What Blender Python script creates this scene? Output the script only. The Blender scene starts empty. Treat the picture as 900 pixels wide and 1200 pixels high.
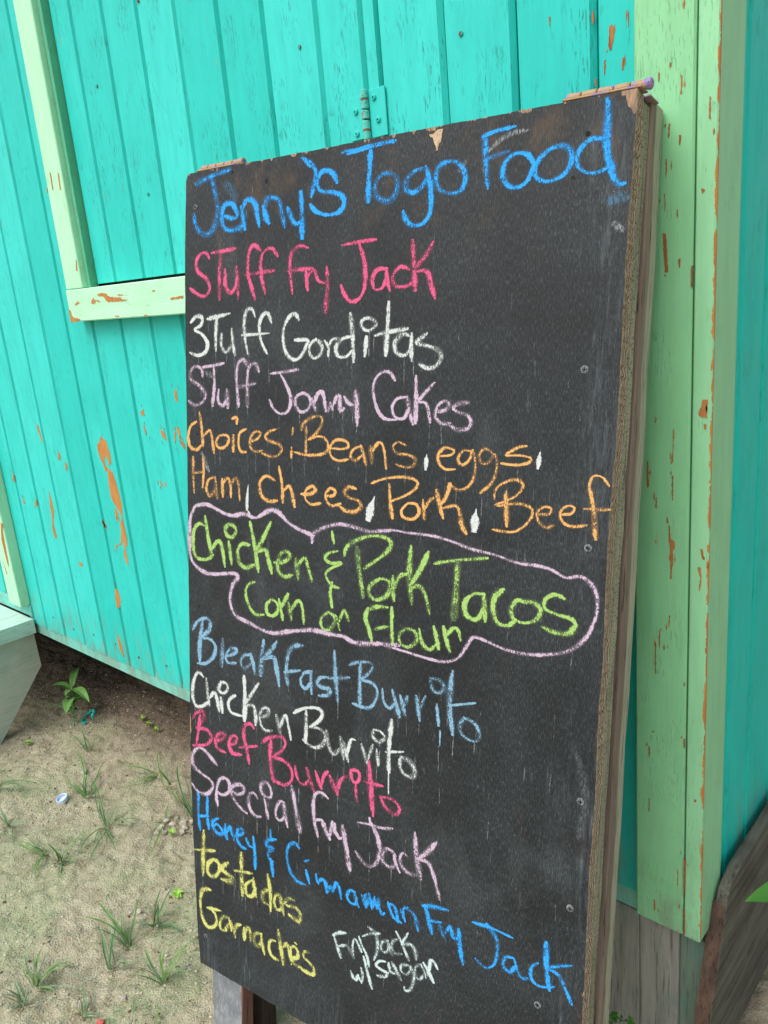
import bpy, math, random
import numpy as np
from mathutils import Vector, Matrix

random.seed(7)
rng = np.random.default_rng(11)
scene = bpy.context.scene
C = scene.collection

# ---------------------------------------------------------------- camera
cam_data = bpy.data.cameras.new('camera')
cam = bpy.data.objects.new('camera', cam_data)
C.objects.link(cam)
RW = [[0.7444646070076548, 0.11830596666103123, -0.6570967563192937],
      [0.6620487292408824, -0.2581561955178814, 0.7035956643032036],
      [-0.0863940334946283, -0.9588321422272683, -0.27051246553236075]]
cam.matrix_world = Matrix([[RW[0][0], -RW[0][1], -RW[0][2], 0.327],
                           [RW[1][0], -RW[1][1], -RW[1][2], -0.905],
                           [RW[2][0], -RW[2][1], -RW[2][2], 1.170],
                           [0, 0, 0, 1]])
cam_data.sensor_fit = 'HORIZONTAL'
cam_data.sensor_width = 36.0
cam_data.lens = 38.2
cam_data.clip_start = 0.02
cam_data.clip_end = 500.0
scene.camera = cam

# ---------------------------------------------------------------- sky and sun
SUN_EL, SUN_AZ = math.radians(56), math.radians(192)     # compass style azimuth, clockwise from +Y
world = bpy.data.worlds.new("World")
scene.world = world
world.use_nodes = True
wn = world.node_tree
sky = wn.nodes.new('ShaderNodeTexSky')
sky.sky_type = 'NISHITA'
sky.sun_disc = False
sky.sun_elevation = SUN_EL
sky.sun_rotation = SUN_AZ
sky.air_density = 1.0
sky.dust_density = 4.0
sky.ozone_density = 0.6
bgn = wn.nodes['Background']
bgn.inputs['Strength'].default_value = 0.15
hsv = wn.nodes.new('ShaderNodeHueSaturation')          # thin cloud: the same sky, greyer
hsv.inputs['Saturation'].default_value = 0.30
wn.links.new(sky.outputs['Color'], hsv.inputs['Color'])
wn.links.new(hsv.outputs['Color'], bgn.inputs['Color'])
sun_data = bpy.data.lights.new('sun', 'SUN')
sun_data.energy = 1.1
sun_data.angle = math.radians(40)
sun_data.color = (1.0, 0.96, 0.90)
sun = bpy.data.objects.new('sun', sun_data)
C.objects.link(sun)
sd = Vector((math.sin(SUN_AZ) * math.cos(SUN_EL), math.cos(SUN_AZ) * math.cos(SUN_EL), math.sin(SUN_EL)))
sun.rotation_euler = sd.to_track_quat('Z', 'Y').to_euler()
scene.view_settings.view_transform = 'Standard'
scene.view_settings.look = 'None'
scene.view_settings.exposure = 0.60
scene.view_settings.gamma = 1.0
scene.render.engine = 'CYCLES'
scene.cycles.transparent_max_bounces = 16

# ---------------------------------------------------------------- measured data (board and wall coordinates, 0.1 mm)
CHALK = {
 'title': ('blue', '71 181 147 301 123 515 78 683 59 827 42/73 494 106 523 224 562 357 587 502 556 657 480 773 361 814 242 759 168 664 139 529/71 725 609 838 649 940 645 931 580 861 481 779 454 706 486 663 567 671 697 732 774 856 800 1029 766/69 1012 525 1031 605 1079 806/68 1042 550 1103 458 1182 453 1260 517 1289 644 1326 794/67 1396 559 1434 659 1491 774/66 1425 589 1454 483 1550 473 1663 519 1709 673 1755 840/65 1802 622 1862 739 1931 823 2044 790/76 2012 455 2030 672 2031 996/62 2029 63 2176 148 2251 271 2212 413 2177 530/63 2065 91 2154 177/61 2566 413 2510 310 2394 257 2308 285 2265 386 2331 482 2524 520 2643 575 2674 674 2582 755 2398 762 2245 701 2165 620/43 2638 92 2708 83 2791 89 2913 81 3032 67 3229 65 3390 65/41 2709 115 3033 92 3268 71 3364 85/69 3053 126 3037 339 3023 680/57 3243 396 3146 452 3121 566 3182 666 3301 704 3396 644 3428 517 3372 425 3216 393/56 3776 410 3655 424 3552 502 3540 600 3624 649 3741 608 3822 499/55 3794 392 3850 562 3870 757 3852 905 3763 995 3633 998 3548 935 3508 839/53 4087 381 3974 407 3924 512 3960 640 4098 709 4230 700 4289 600 4253 466 4150 389 4052 382/56 4506 175 4523 360 4560 710/55 4483 186 4652 156 4851 145/55 4538 413 4662 396 4791 375/50 5030 439 4872 408 4763 471 4729 584 4779 696 4887 743 4996 706 5048 624 5069 531 5009 441 4951 414/48 5402 416 5273 411 5156 480 5089 575 5119 682 5244 725 5378 692 5462 610 5470 491 5407 416 5317 395/46 5808 404 5666 388 5562 465 5527 565 5581 660 5699 706 5830 684/57 5806 46 5820 181 5810 384 5820 514 5864 649 5913 772 5967 843 6022 837/73 5824 207 5819 360 5836 542 5895 705'),
 'stuff_fry_jack': ('pink', '67 413 1118 361 1048 251 1059 167 1145 191 1277 353 1380 421 1514 321 1610 156 1564 46 1495/65 468 1056 707 1045 904 1032/66 644 1051 607 1322 601 1660/65 713 1292 715 1493 802 1589 896 1521 929 1396/71 921 1270 939 1451 946 1669/63 1339 1087 1226 1015 1140 1125 1123 1354 1186 1536 1249 1690/62 1632 1179 1547 1086 1436 1095 1362 1176 1351 1369 1418 1627/63 1072 1380 1312 1366 1584 1355/60 2122 1121 2000 1088 1876 1156 1839 1314 1876 1649/59 1815 1377 1977 1367 2204 1372/59 2096 1398 2124 1620/58 2114 1467 2204 1395 2257 1409/58 2239 1398 2284 1511 2382 1550 2434 1520/69 2420 1376 2435 1570 2407 1897/60 2658 1131 2888 1117 3139 1109/61 2900 1128 2981 1342 2997 1568 2938 1737 2793 1793 2695 1699 2642 1598/54 3304 1444 3165 1450 3099 1549 3133 1666 3241 1653 3291 1554/53 3289 1443 3307 1570 3349 1699/53 3599 1472 3484 1434 3385 1528 3418 1640 3554 1657 3668 1613/72 3645 1167 3666 1421 3689 1701/61 3912 1202 3828 1325 3701 1454/61 3702 1501 3841 1509 3896 1650 3952 1800'),
 'stuff_gorditas': ('white', '63 40 1944 154 1871 264 1895 233 1992 115 2045 259 2115 361 2232 325 2347 175 2396 19 2361/67 369 1911 580 1886 787 1855/68 547 1911 525 2105 520 2333/67 636 2123 624 2263 710 2361 808 2278/66 820 2063 836 2208 870 2395/60 1239 1908 1188 1813 1092 1834 1046 1990 1065 2212 1107 2378/58 1521 1989 1467 1879 1373 1900 1316 2023 1345 2217 1442 2381/51 1008 2141 1228 2136 1486 2127/57 1981 1973 1921 1901 1819 1937 1737 2071 1729 2255 1798 2409 1921 2465 2030 2411 2102 2297 2125 2225 1921 2222/55 2259 2219 2161 2286 2161 2397 2240 2449 2338 2390 2348 2289 2259 2219/54 2394 2236 2452 2311 2453 2420/53 2453 2326 2509 2232 2611 2217/53 2807 2200 2678 2218 2574 2313 2605 2422 2725 2434 2816 2359/62 2785 1927 2818 2186 2837 2490/61 3024 2205 3003 2425/51 3003 1991 2939 2040 2987 2118 3076 2129 3163 2058 3081 1994 2985 1990/64 3335 1822 3323 2085 3303 2421/65 3151 2193 3290 2163 3596 2126/64 3664 2218 3537 2188 3430 2277 3450 2389 3569 2424 3651 2347/52 3657 2182 3654 2341 3665 2485/56 3860 2187 3726 2282 3848 2317 3994 2362 4054 2441 3993 2541 3878 2568 3765 2521'),
 'stuff_jonny_cakes': ('lilac', '56 255 2680 233 2580 112 2546 11 2631 33 2732 203 2815 307 2931 237 3041 88 3079 -24 3023/55 258 2556 450 2537 662 2504/55 473 2547 482 2795 438 3080/55 561 2860 549 3010 637 3075 713 2990/68 720 2858 730 3095/53 1119 2557 1026 2460 931 2515 901 2725 933 3077/52 1302 2611 1247 2515 1145 2538 1100 2675 1095 3079/53 900 2823 1045 2801 1244 2770/50 1505 2638 1715 2619 1974 2587/50 1682 2650 1778 2783 1849 2926 1837 3052 1777 3129 1669 3147 1559 3087 1493 2978/49 2072 2872 1944 2924 1928 3031 2015 3115 2119 3089 2177 2999 2142 2911 2038 2872/48 2200 2945 2234 3024 2257 3094/59 2245 2988 2279 2900 2358 2855 2388 2933 2420 3092/59 2449 3097 2493 3008/59 2493 2991 2527 3077/58 2537 3016 2591 2911 2640 2910 2636 2996 2654 3082 2702 3055/58 2705 2909 2766 2985 2852 3008/68 2871 2838 2890 2990 2902 3245/44 3440 2709 3369 2619 3265 2614 3167 2692 3134 2822 3184 3023 3293 3150 3468 3164/44 3608 2899 3479 2916 3406 3017 3450 3130 3570 3140 3642 3025/53 3615 2893 3645 3039 3697 3206/53 3726 2660 3736 2896 3730 3191/42 3973 2732 3847 2852 3750 2952/42 3767 2951 3876 2971 3928 3175/41 4009 3056 4127 3030 4172 2969 4114 2930 4029 2986 3994 3098 4077 3181 4195 3176/46 4421 2944 4313 2952 4221 3001 4285 3048 4401 3077 4459 3155 4406 3228 4292 3244 4190 3201'),
 'choices': ('orange', '55 117 3309 1 3372 -53 3523 -17 3661 107 3699 208 3638/61 184 3180 223 3391 242 3637/53 255 3499 374 3418 420 3518 454 3721/52 573 3477 500 3565 546 3647 665 3631 746 3536 701 3471 573 3477/52 831 3465 823 3683/51 811 3240 894 3224 893 3304/51 1065 3372 946 3433 926 3577 966 3674 1061 3679/50 1148 3532 1282 3483 1326 3410 1238 3398 1153 3477 1147 3608 1236 3662 1355 3642/49 1608 3350 1479 3387 1413 3471 1530 3520 1649 3542 1700 3616 1606 3699 1477 3707 1355 3675/44 1890 3321 1875 3403/50 1866 3577 1856 3701/48 2027 3342 2062 3260 2189 3181 2326 3158 2367 3204 2327 3303 2225 3414 2144 3454/48 2144 3454 2282 3411 2396 3424 2459 3509 2420 3608 2260 3648 2075 3652 1914 3629/49 2109 3303 2102 3474 2103 3654/45 2521 3546 2674 3549 2776 3510 2730 3447 2578 3445 2494 3535 2502 3638 2619 3695 2770 3671/44 2973 3500 2862 3536 2808 3629 2883 3676 2974 3610/51 2962 3492 3003 3587 3042 3725/51 3108 3493 3129 3698/42 3130 3550 3225 3442 3297 3497 3338 3743/41 3611 3454 3499 3421 3428 3481 3494 3554 3641 3562 3740 3605 3711 3690 3585 3708 3473 3679/40 4062 3553 4220 3527 4248 3472 4133 3456 4050 3531 4065 3634 4141 3693 4270 3687/38 4471 3475 4371 3471 4302 3570 4359 3633 4453 3564 4484 3455 4525 3603 4510 3762 4439 3873 4314 3915 4194 3851/37 4740 3490 4645 3434 4571 3506 4606 3598 4692 3580 4758 3489 4790 3617 4736 3801 4594 3929/36 5127 3383 5023 3404 4894 3493 5027 3485 5175 3500 5168 3549 5031 3588 4837 3583'),
 'commas': ('white', '53 3896 3553 3885 3711/65 5285 3449 5267 3600/61 1097 4132 1076 4318 1070 4453/34 1070 4453 1124 4509/104 3169 4116 3121 4253 3090 4377/92 4553 4134 4536 4351'),
 'ham': ('orange', '58 39 3808 33 4060 46 4306/57 238 3795 243 4010 218 4221/57 49 4031 248 4002/58 466 4063 344 4106 292 4243 363 4334 463 4242/57 476 4055 483 4199 509 4356/56 610 4079 615 4319/55 618 4137 705 4058 760 4125 771 4312/55 783 4123 868 4046 918 4130 938 4341/57 1570 4018 1423 3974 1308 4072 1333 4228 1452 4304 1612 4289/55 1648 3838 1699 4067 1711 4299/55 1733 4135 1817 4073 1868 4149 1914 4339/50 2025 4161 2168 4149 2261 4091 2208 4045 2107 4104 2091 4210 2189 4280 2342 4253/49 2420 4149 2546 4138 2576 4076 2506 4045 2428 4126 2449 4224 2527 4267 2663 4229/58 2895 4022 2794 4009 2719 4077 2795 4140 2935 4164 2977 4236 2881 4307 2740 4308 2655 4261/43 3129 3935 3306 3870 3548 3828 3746 3846 3779 3917 3641 4029 3414 4127/56 3389 3932 3402 4118 3439 4327/44 3655 4128 3566 4222 3600 4303 3739 4305 3814 4214 3761 4129 3655 4128/54 3861 4076 3883 4290/43 3887 4167 3946 4075 4002 4037/58 4040 3945 4075 4089 4133 4254/57 4217 3855 4169 3999 4109 4092/52 4137 4139 4302 4100 4353 4192 4379 4319 4440 4404/38 4771 3977 4790 3866 4906 3779 5039 3747 5107 3802 5046 3906 4915 3986 4780 4042/38 4815 4051 5050 4004 5200 4030 5227 4110 5144 4236 4997 4320 4764 4315/59 4911 3893 4933 4259/38 5285 4098 5413 4079 5441 4021 5361 4008 5284 4076 5305 4172 5388 4227 5476 4193/37 5539 4072 5662 4050 5689 3985 5612 3975 5538 4051 5568 4144 5669 4184 5836 4154/35 6040 3733 5970 3652 5876 3647 5828 3750/53 5834 3749 5887 3949 5912 4122 5933 4287/40 5796 3987 5930 3980 6063 3972'),
 'cloud': ('lilac', '59 62 4502 312 4460 601 4543 791 4569 1024 4522 1228 4551 1473 4433 1625 4434 1817 4562 2026 4636 2224 4678/53 2204 4777 2232 4661 2392 4563 2627 4490 2857 4496 3118 4528 3442 4476/40 3194 4512 3442 4474 3684 4481 3996 4478 4261 4513 4519 4569 4803 4597 5079 4649 5312 4649 5475 4672 5636 4732 5790 4697 5899 4747 5975 4855 5991 5033 5955 5191 5873 5360 5709 5516 5457 5608 5193 5652 4952 5642 4738 5595 4575 5583 4488 5711 4382 5868 4195 5952 3922 5953 3639 5932 3348 5918/64 3580 5874 3291 5909 3068 5953 2877 5967 2721 5923 2523 5935 2238 5932 1901 6005 1552 6101 1328 6094 1098 6038 864 5991 761 5884 735 5711 799 5531 881 5435 816 5381 438 5443 240 5446 39 5366 -59 5215 -61 4890 -34 4671 77 4489'),
 'tacos': ('green', '72 230 4768 131 4750 21 4881 5 5117 83 5251 269 5252 419 5171/70 258 4634 311 4918 384 5193/69 387 5087 497 4967 578 5010 636 5301/71 718 4940 770 5254/68 741 4695 655 4756 682 4851 786 4870 862 4785 817 4711 732 4696/67 1110 4944 972 4944 887 5051 922 5209 1038 5266 1190 5207/68 1123 4626 1202 4916 1271 5288/65 1503 4586 1346 4847 1223 5015/65 1246 5019 1403 4975 1456 5093 1512 5274/63 1566 5122 1731 5089 1838 5002 1774 4945 1666 5002 1626 5197 1730 5290 1880 5248/65 1935 5022 1977 5296/61 1964 5100 2089 4992 2139 5093 2202 5279/49 2530 4595 2563 4739/49 2619 4836 2474 4880 2419 4951 2514 5002 2679 4980 2515 5073 2436 5154 2477 5238 2557 5291 2643 5309/50 2540 5245 2510 5394 2539 5574/55 2728 4876 2758 4772 2878 4679 3083 4593 3301 4568 3428 4628 3376 4739 3198 4885 3034 5000/65 2925 4751 2959 5010 3028 5365/56 3275 5088 3137 5195 3113 5299 3207 5365 3352 5307 3432 5181 3391 5096 3268 5089/63 3463 5037 3466 5184 3481 5330/62 3474 5190 3556 5024 3656 4981/61 3712 4637 3696 4976 3738 5336/61 3952 4678 3823 4940 3719 5093/55 3709 5140 3839 5099 3932 5215 3985 5412/47 4036 4798 4305 4728 4718 4644/74 4343 4750 4332 5083 4314 5416/53 4695 5059 4556 5081 4451 5198 4482 5342 4614 5362 4687 5224/62 4688 5060 4700 5189 4715 5368/61 4930 4970 4823 5071 4812 5236 4877 5361 5002 5365 5091 5291/49 5200 5080 5098 5065 5028 5167 5057 5277 5193 5304 5324 5243 5374 5133 5305 5063 5149 5063/48 5633 4962 5526 4933 5420 5000 5425 5105 5563 5144 5722 5166 5775 5224/67 5775 5224 5699 5325 5541 5345 5403 5308'),
 'corn': ('green', '62 1197 5447 1081 5499 1033 5628 1092 5793 1215 5894 1361 5876/60 1519 5636 1421 5721 1429 5840 1531 5864 1620 5773 1598 5668 1501 5639/59 1642 5616 1707 5884/58 1694 5709 1803 5516/58 1816 5638 1859 5857/57 1859 5715 1986 5577 2049 5666 2075 5868/56 2480 5649 2368 5743 2369 5858 2462 5890 2561 5807 2580 5696 2480 5642/55 2600 5670 2665 5846/54 2656 5741 2736 5582 2804 5705/60 3105 5494 3063 5621 3113 5738 3165 5893/59 3091 5515 3245 5448 3391 5433/58 3214 5735 3403 5669/64 3455 5426 3459 5646 3473 5865/52 3673 5642 3573 5739 3596 5852 3719 5863 3821 5762 3786 5656 3665 5644/56 3853 5619 3897 5775 3997 5843 4081 5774/60 4051 5555 4086 5669 4121 5808/60 4181 5531 4224 5677 4274 5811/53 4230 5615 4314 5524 4370 5531 4411 5648'),
 'bleakfast': ('paleblue', '69 -38 6337 69 6206 224 6123 324 6160 296 6294 115 6439/70 115 6439 308 6420 427 6508 389 6663 234 6799 53 6837/84 172 6188 113 6495 95 6805/75 578 6376 551 6776/59 652 6609 818 6531 848 6468 737 6475 638 6593 670 6696 830 6673/58 1117 6496 990 6529 926 6642 997 6718 1115 6628/71 1117 6485 1162 6611 1193 6747/98 1358 6247 1325 6471 1300 6741/76 1596 6218 1484 6368 1347 6501/76 1361 6506 1528 6446 1595 6572 1638 6818/74 2051 6177 1902 6216 1806 6338 1771 6552 1793 6772/53 1736 6611 2009 6528/60 2207 6502 2073 6555 2022 6686 2094 6762 2191 6665/73 2191 6506 2209 6797/71 2475 6517 2345 6563 2304 6650 2407 6677 2509 6677 2489 6755 2338 6801/64 2585 6147 2608 6505 2644 6822/50 2487 6531 2825 6447/55 2823 6277 2958 6217 3140 6182 3186 6249 3075 6375 2980 6438/56 2980 6438 3159 6437 3258 6505 3238 6654 3120 6780 2888 6777/62 2996 6231 2993 6484 2997 6777/55 3341 6481 3358 6627 3445 6702 3541 6602/65 3487 6463 3541 6608 3596 6776/59 3604 6505 3674 6728/53 3657 6628 3710 6489/58 3833 6461 3886 6750/52 3876 6621 3961 6431/62 4120 6500 4151 6744/50 4022 6187 4060 6324 4156 6339 4213 6259 4151 6188 4022 6187/72 4319 6046 4292 6428 4345 6804/37 4277 6468 4631 6353/49 4494 6566 4433 6681 4486 6788 4632 6818 4700 6746 4657 6623 4559 6573 4488 6573/28 4177 6808 4176 6994'),
 'chicken_burrito': ('white', '70 162 7017 60 6975 -38 7129 -65 7365 5 7502 141 7476 272 7380/68 229 7040 249 7253 281 7435/67 284 7321 392 7213 451 7319 478 7470/76 522 7264 548 7471/66 536 7019 474 7145 578 7177 664 7090 630 7017 526 7022/66 809 7160 700 7241 674 7358 746 7433 926 7433/81 986 6835 1001 7151 987 7484/64 1262 6874 1110 7089 1000 7242/65 1014 7265 1156 7223 1202 7357 1200 7495/58 1304 7356 1419 7302 1447 7209 1356 7210 1281 7337 1308 7475 1386 7527 1510 7502/56 1583 7254 1663 7515/55 1659 7402 1748 7220 1801 7348 1849 7540/58 1902 7147 2074 7042 2285 6983 2389 7026 2348 7138 2181 7274/59 2181 7274 2349 7258 2445 7336 2392 7470 2246 7544 2067 7489/61 2117 7066 2117 7301 2109 7512/58 2461 7246 2495 7442 2586 7543 2698 7427/65 2697 7285 2718 7381 2748 7566/57 2757 7337 2820 7579/56 2811 7457 2864 7274 2926 7257/63 3032 7295 3133 7540/55 3139 7448 3204 7255/55 3266 7297 3296 7493/49 3223 7040 3202 7134 3297 7184 3389 7101 3313 7040 3215 7042/61 3485 6852 3452 7208 3459 7538/42 3402 7287 3664 7214/65 3633 7293 3618 7404 3685 7498 3808 7500 3834 7412 3767 7313 3633 7287/25 3451 7541 3458 7828'),
 'beef_burrito': ('pink', '72 -75 7722 7 7616 139 7553 169 7634 71 7785 1 7850/72 1 7850 211 7826 317 7913 205 8058 -70 8149/64 85 7635 43 7877 -11 8125/71 388 7947 541 7884 597 7801 492 7809 398 7918 436 8049 597 8073/70 679 7925 798 7874 834 7783 751 7779 675 7908 737 8034 918 8021/74 1162 7556 1106 7508 996 7562 970 7739 1021 7881 1066 8106/59 885 7918 1221 7807/65 1315 7731 1454 7621 1681 7547 1752 7624 1680 7751 1521 7885/65 1521 7885 1725 7882 1858 7969 1858 8130 1724 8235 1506 8217/79 1490 7659 1475 7935 1533 8238/64 1923 7904 1948 8020 2012 8115 2099 8115 2161 8039/89 2136 7880 2181 8013 2255 8163/81 2283 7881 2332 7987 2377 8079/62 2381 8053 2424 7900 2488 7817/80 2529 7869 2584 7972 2649 8083/60 2656 8039 2689 7900 2747 7824 2827 7780/59 2872 7689 2878 7784 2931 7837 2998 7787 3001 7689 2940 7665 2867 7686/65 2947 7865 2956 7976 2973 8079/82 3157 7490 3177 7753 3229 8192/63 3088 7776 3210 7772 3364 7754/56 3334 7907 3401 8010 3500 8065 3585 8065 3626 7976 3571 7908 3453 7883 3334 7916'),
 'special_fry_jack': ('lilac', '71 416 8320 203 8180 46 8153 -79 8277 -83 8456 63 8539 271 8595 332 8686 214 8832 29 8865 -113 8774/69 421 8948 400 8815 427 8627 503 8504 620 8480 682 8572 645 8682 513 8757 425 8728/68 704 8631 832 8653 946 8589 961 8508 877 8486 762 8536 698 8622 759 8746 886 8839 1012 8886/67 1223 8590 1155 8531 1072 8583 1056 8718 1111 8832 1207 8870 1289 8850/65 1359 8558 1391 8676 1425 8826/64 1374 8297 1293 8375 1319 8484 1427 8515 1488 8474 1481 8370 1415 8295 1361 8305/64 1730 8493 1652 8508 1586 8614 1572 8735 1638 8788 1717 8730 1735 8629/64 1717 8508 1743 8668 1787 8834/85 1865 8221 1923 8463 1982 8716 2013 8835/61 2491 8191 2394 8146 2297 8181 2249 8298 2255 8501 2282 8656 2325 8797/60 2275 8577 2385 8536 2446 8571/68 2397 8536 2458 8659 2532 8762/60 2527 8717 2559 8584 2573 8498/59 2613 8515 2614 8606 2686 8692 2722 8680/80 2743 8505 2780 8670 2841 8890/80 2760 8602 2803 8796 2872 9077/51 2996 8367 3176 8336 3353 8325 3526 8276/51 3174 8249 3187 8332/64 3204 8314 3303 8466 3345 8638/65 3345 8638 3302 8807 3195 8915 3077 8890 2964 8791/56 3577 8625 3533 8583 3446 8575 3392 8653 3395 8769 3494 8811 3580 8760/55 3560 8632 3590 8737 3646 8823/55 3756 8570 3703 8541 3652 8618 3675 8725 3772 8785 3888 8771/67 3862 8219 3891 8512 3961 8799/60 4176 8230 4033 8423 3905 8553/60 3921 8547 4057 8547 4142 8685 4231 8960'),
 'honey': ('blue', '73 16 8855 8 9167 41 9469/72 207 8902 201 9150 226 9390/72 21 9255 221 9189/71 432 9161 326 9235 324 9338 427 9406 525 9361 488 9294 400 9256 354 9294/70 578 9207 576 9321 612 9421/70 606 9311 680 9207 708 9276 750 9385/69 751 9329 880 9266 944 9195 896 9156 818 9238 828 9369 907 9442 997 9444/68 1008 9284 1049 9370 1119 9379/71 1136 9215 1168 9453 1170 9690/54 1469 8995 1473 9117/69 1571 9102 1422 9165 1398 9257 1515 9253 1435 9338 1434 9433 1509 9451/69 1472 9438 1499 9542 1512 9677/64 2000 9081 1924 9034 1812 9110 1776 9272 1835 9474 1947 9580 2103 9584/57 2124 9366 2181 9535/62 2102 9238 2176 9193/59 2304 9356 2317 9457 2342 9479/59 2329 9462 2403 9392 2464 9421 2490 9558/58 2490 9558 2550 9440 2587 9509/58 2591 9497 2645 9352 2694 9395 2731 9550/60 2953 9366 2871 9378 2825 9468 2873 9541 2967 9535 2989 9444/59 2953 9366 2977 9469 3018 9555/59 3068 9372 3128 9511/58 3092 9423 3136 9325/59 3126 9370 3146 9503/58 3150 9481 3188 9295/58 3188 9305 3230 9490/58 3241 9465 3272 9312/58 3272 9312 3308 9458/58 3317 9334 3381 9509 3431 9478/57 3331 9449 3339 9306/57 3487 9306 3518 9394 3574 9480 3683 9504/56 3560 9307 3604 9359 3640 9512/56 3483 9328 3560 9307/56 3679 9328 3747 9458/56 3724 9389 3721 9292 3784 9256/55 3764 9284 3849 9298 3904 9373 3935 9507/68 4032 9135 4091 9296 4137 9462/67 4000 9141 4174 9090 4355 9062/48 4079 9309 4269 9261/56 4241 9272 4272 9374 4336 9466/66 4329 9369 4389 9260/66 4401 9263 4445 9388 4511 9368/65 4515 9245 4538 9469 4585 9677/45 4695 9077 4950 9051 5214 9059/62 4882 9025 5010 9154 5036 9326/46 5036 9326 4995 9503 4878 9593 4754 9533/54 5236 9311 5136 9344 5115 9464 5197 9504 5276 9395/45 5247 9313 5335 9503 5423 9487/44 5541 9239 5462 9336 5475 9474 5582 9514 5751 9442/70 5630 8945 5644 9235 5692 9506/48 5655 9248 5804 9156 5940 9091/58 5690 9257 5793 9274 5866 9381 5959 9556'),
 'tostados': ('yellow', '84 121 9465 101 9835 88 10194/66 -76 9837 352 9709/83 328 9854 199 9973 206 10133 344 10122 440 9981 411 9871 318 9857/81 618 9808 483 9937 579 9981 717 10001/97 717 10001 654 10084 490 10115/87 898 9549 899 9861 914 10209/62 749 9878 1106 9791/67 1111 9894 985 10019 1000 10162 1114 10140 1183 10001/78 1139 9861 1149 9991 1181 10123/76 1417 9703 1459 9916 1468 10232/65 1432 9918 1316 10016 1320 10140 1430 10163/64 1647 10041 1647 9931 1567 9962 1534 10086 1579 10167 1660 10141 1700 10041/75 1674 9975 1687 10091 1713 10201/63 1911 9903 1806 9912 1727 10009/62 1727 10009 1780 10031 1937 10001 2028 10062/89 2028 10062 1989 10186 1819 10158'),
 'garnaches': ('yellow', '72 241 10389 148 10406 53 10486 17 10691 59 10913 165 11025 289 10985 362 10884 340 10751 249 10705/71 172 10712 326 10673 448 10648/71 612 10698 507 10729 438 10852 458 10950 548 10924 625 10798/69 627 10704 655 10785 677 10881/69 670 10732 713 10831 756 10953/69 742 10865 788 10753 867 10709/68 942 10735 940 10921/67 947 10802 1020 10691 1062 10753 1066 10889/67 1288 10680 1176 10716 1133 10815 1174 10912 1259 10864 1293 10769/67 1283 10694 1309 10853 1342 10976/66 1550 10681 1468 10705 1432 10811 1481 10937 1604 10955/77 1613 10486 1658 10724 1704 10973/64 1699 10706 1779 10627 1819 10721 1853 10906/64 1845 10831 1964 10756 1977 10673 1924 10608 1845 10665 1845 10798 1911 10880 2042 10883/45 1924 10542 1951 10553/63 2171 10588 2094 10611 2081 10693 2171 10730 2268 10784/82 2268 10784 2249 10892 2055 10899'),
 'sugar': ('mint', '51 2617 10147 2667 10263 2736 10413/50 2597 10141 2689 10068 2813 10016/50 2703 10258 2810 10201/50 2829 10182 2894 10238 2955 10326/49 2942 10290 2928 10150 2962 10042 3021 10089 3074 10180/49 3031 9981 3091 10100 3162 10193 3199 10342/55 3112 10236 3178 10434 3250 10634/40 3089 9946 3225 9853 3371 9791/48 3178 9775 3258 9802 3304 9834 3329 9935 3320 10082 3277 10203/47 3494 9843 3406 9892 3386 9982 3443 10028 3497 9963 3499 9862 3519 9954 3569 10009/47 3635 9763 3571 9811 3551 9910 3607 9965 3704 9933/58 3618 9661 3701 9775 3813 9968/46 3793 9606 3742 9717 3701 9804/53 3733 9790 3839 9744 3905 9805 3918 9913/50 2905 10542 2947 10624 2994 10634/50 2994 10634 3028 10545/50 3028 10555 3081 10629/50 3088 10622 3098 10513 3078 10417/48 3456 10154 3367 10184 3312 10270 3392 10295 3504 10295/53 3504 10295 3461 10366 3338 10407/48 3512 10149 3536 10250 3614 10255/59 3562 10117 3634 10205 3702 10295/46 3804 10048 3708 10091 3699 10176 3776 10191 3838 10112 3836 10043 3892 10147 3885 10271 3834 10385 3771 10425 3759 10380/46 3993 9953 3921 10015 3913 10138 3978 10168 4039 10080/45 4004 9958 4048 10037 4071 10105/56 4034 9915 4099 9994 4181 10113/45 4090 10057 4122 9924 4135 9830 4187 9836 4234 9903'),
}
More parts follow.
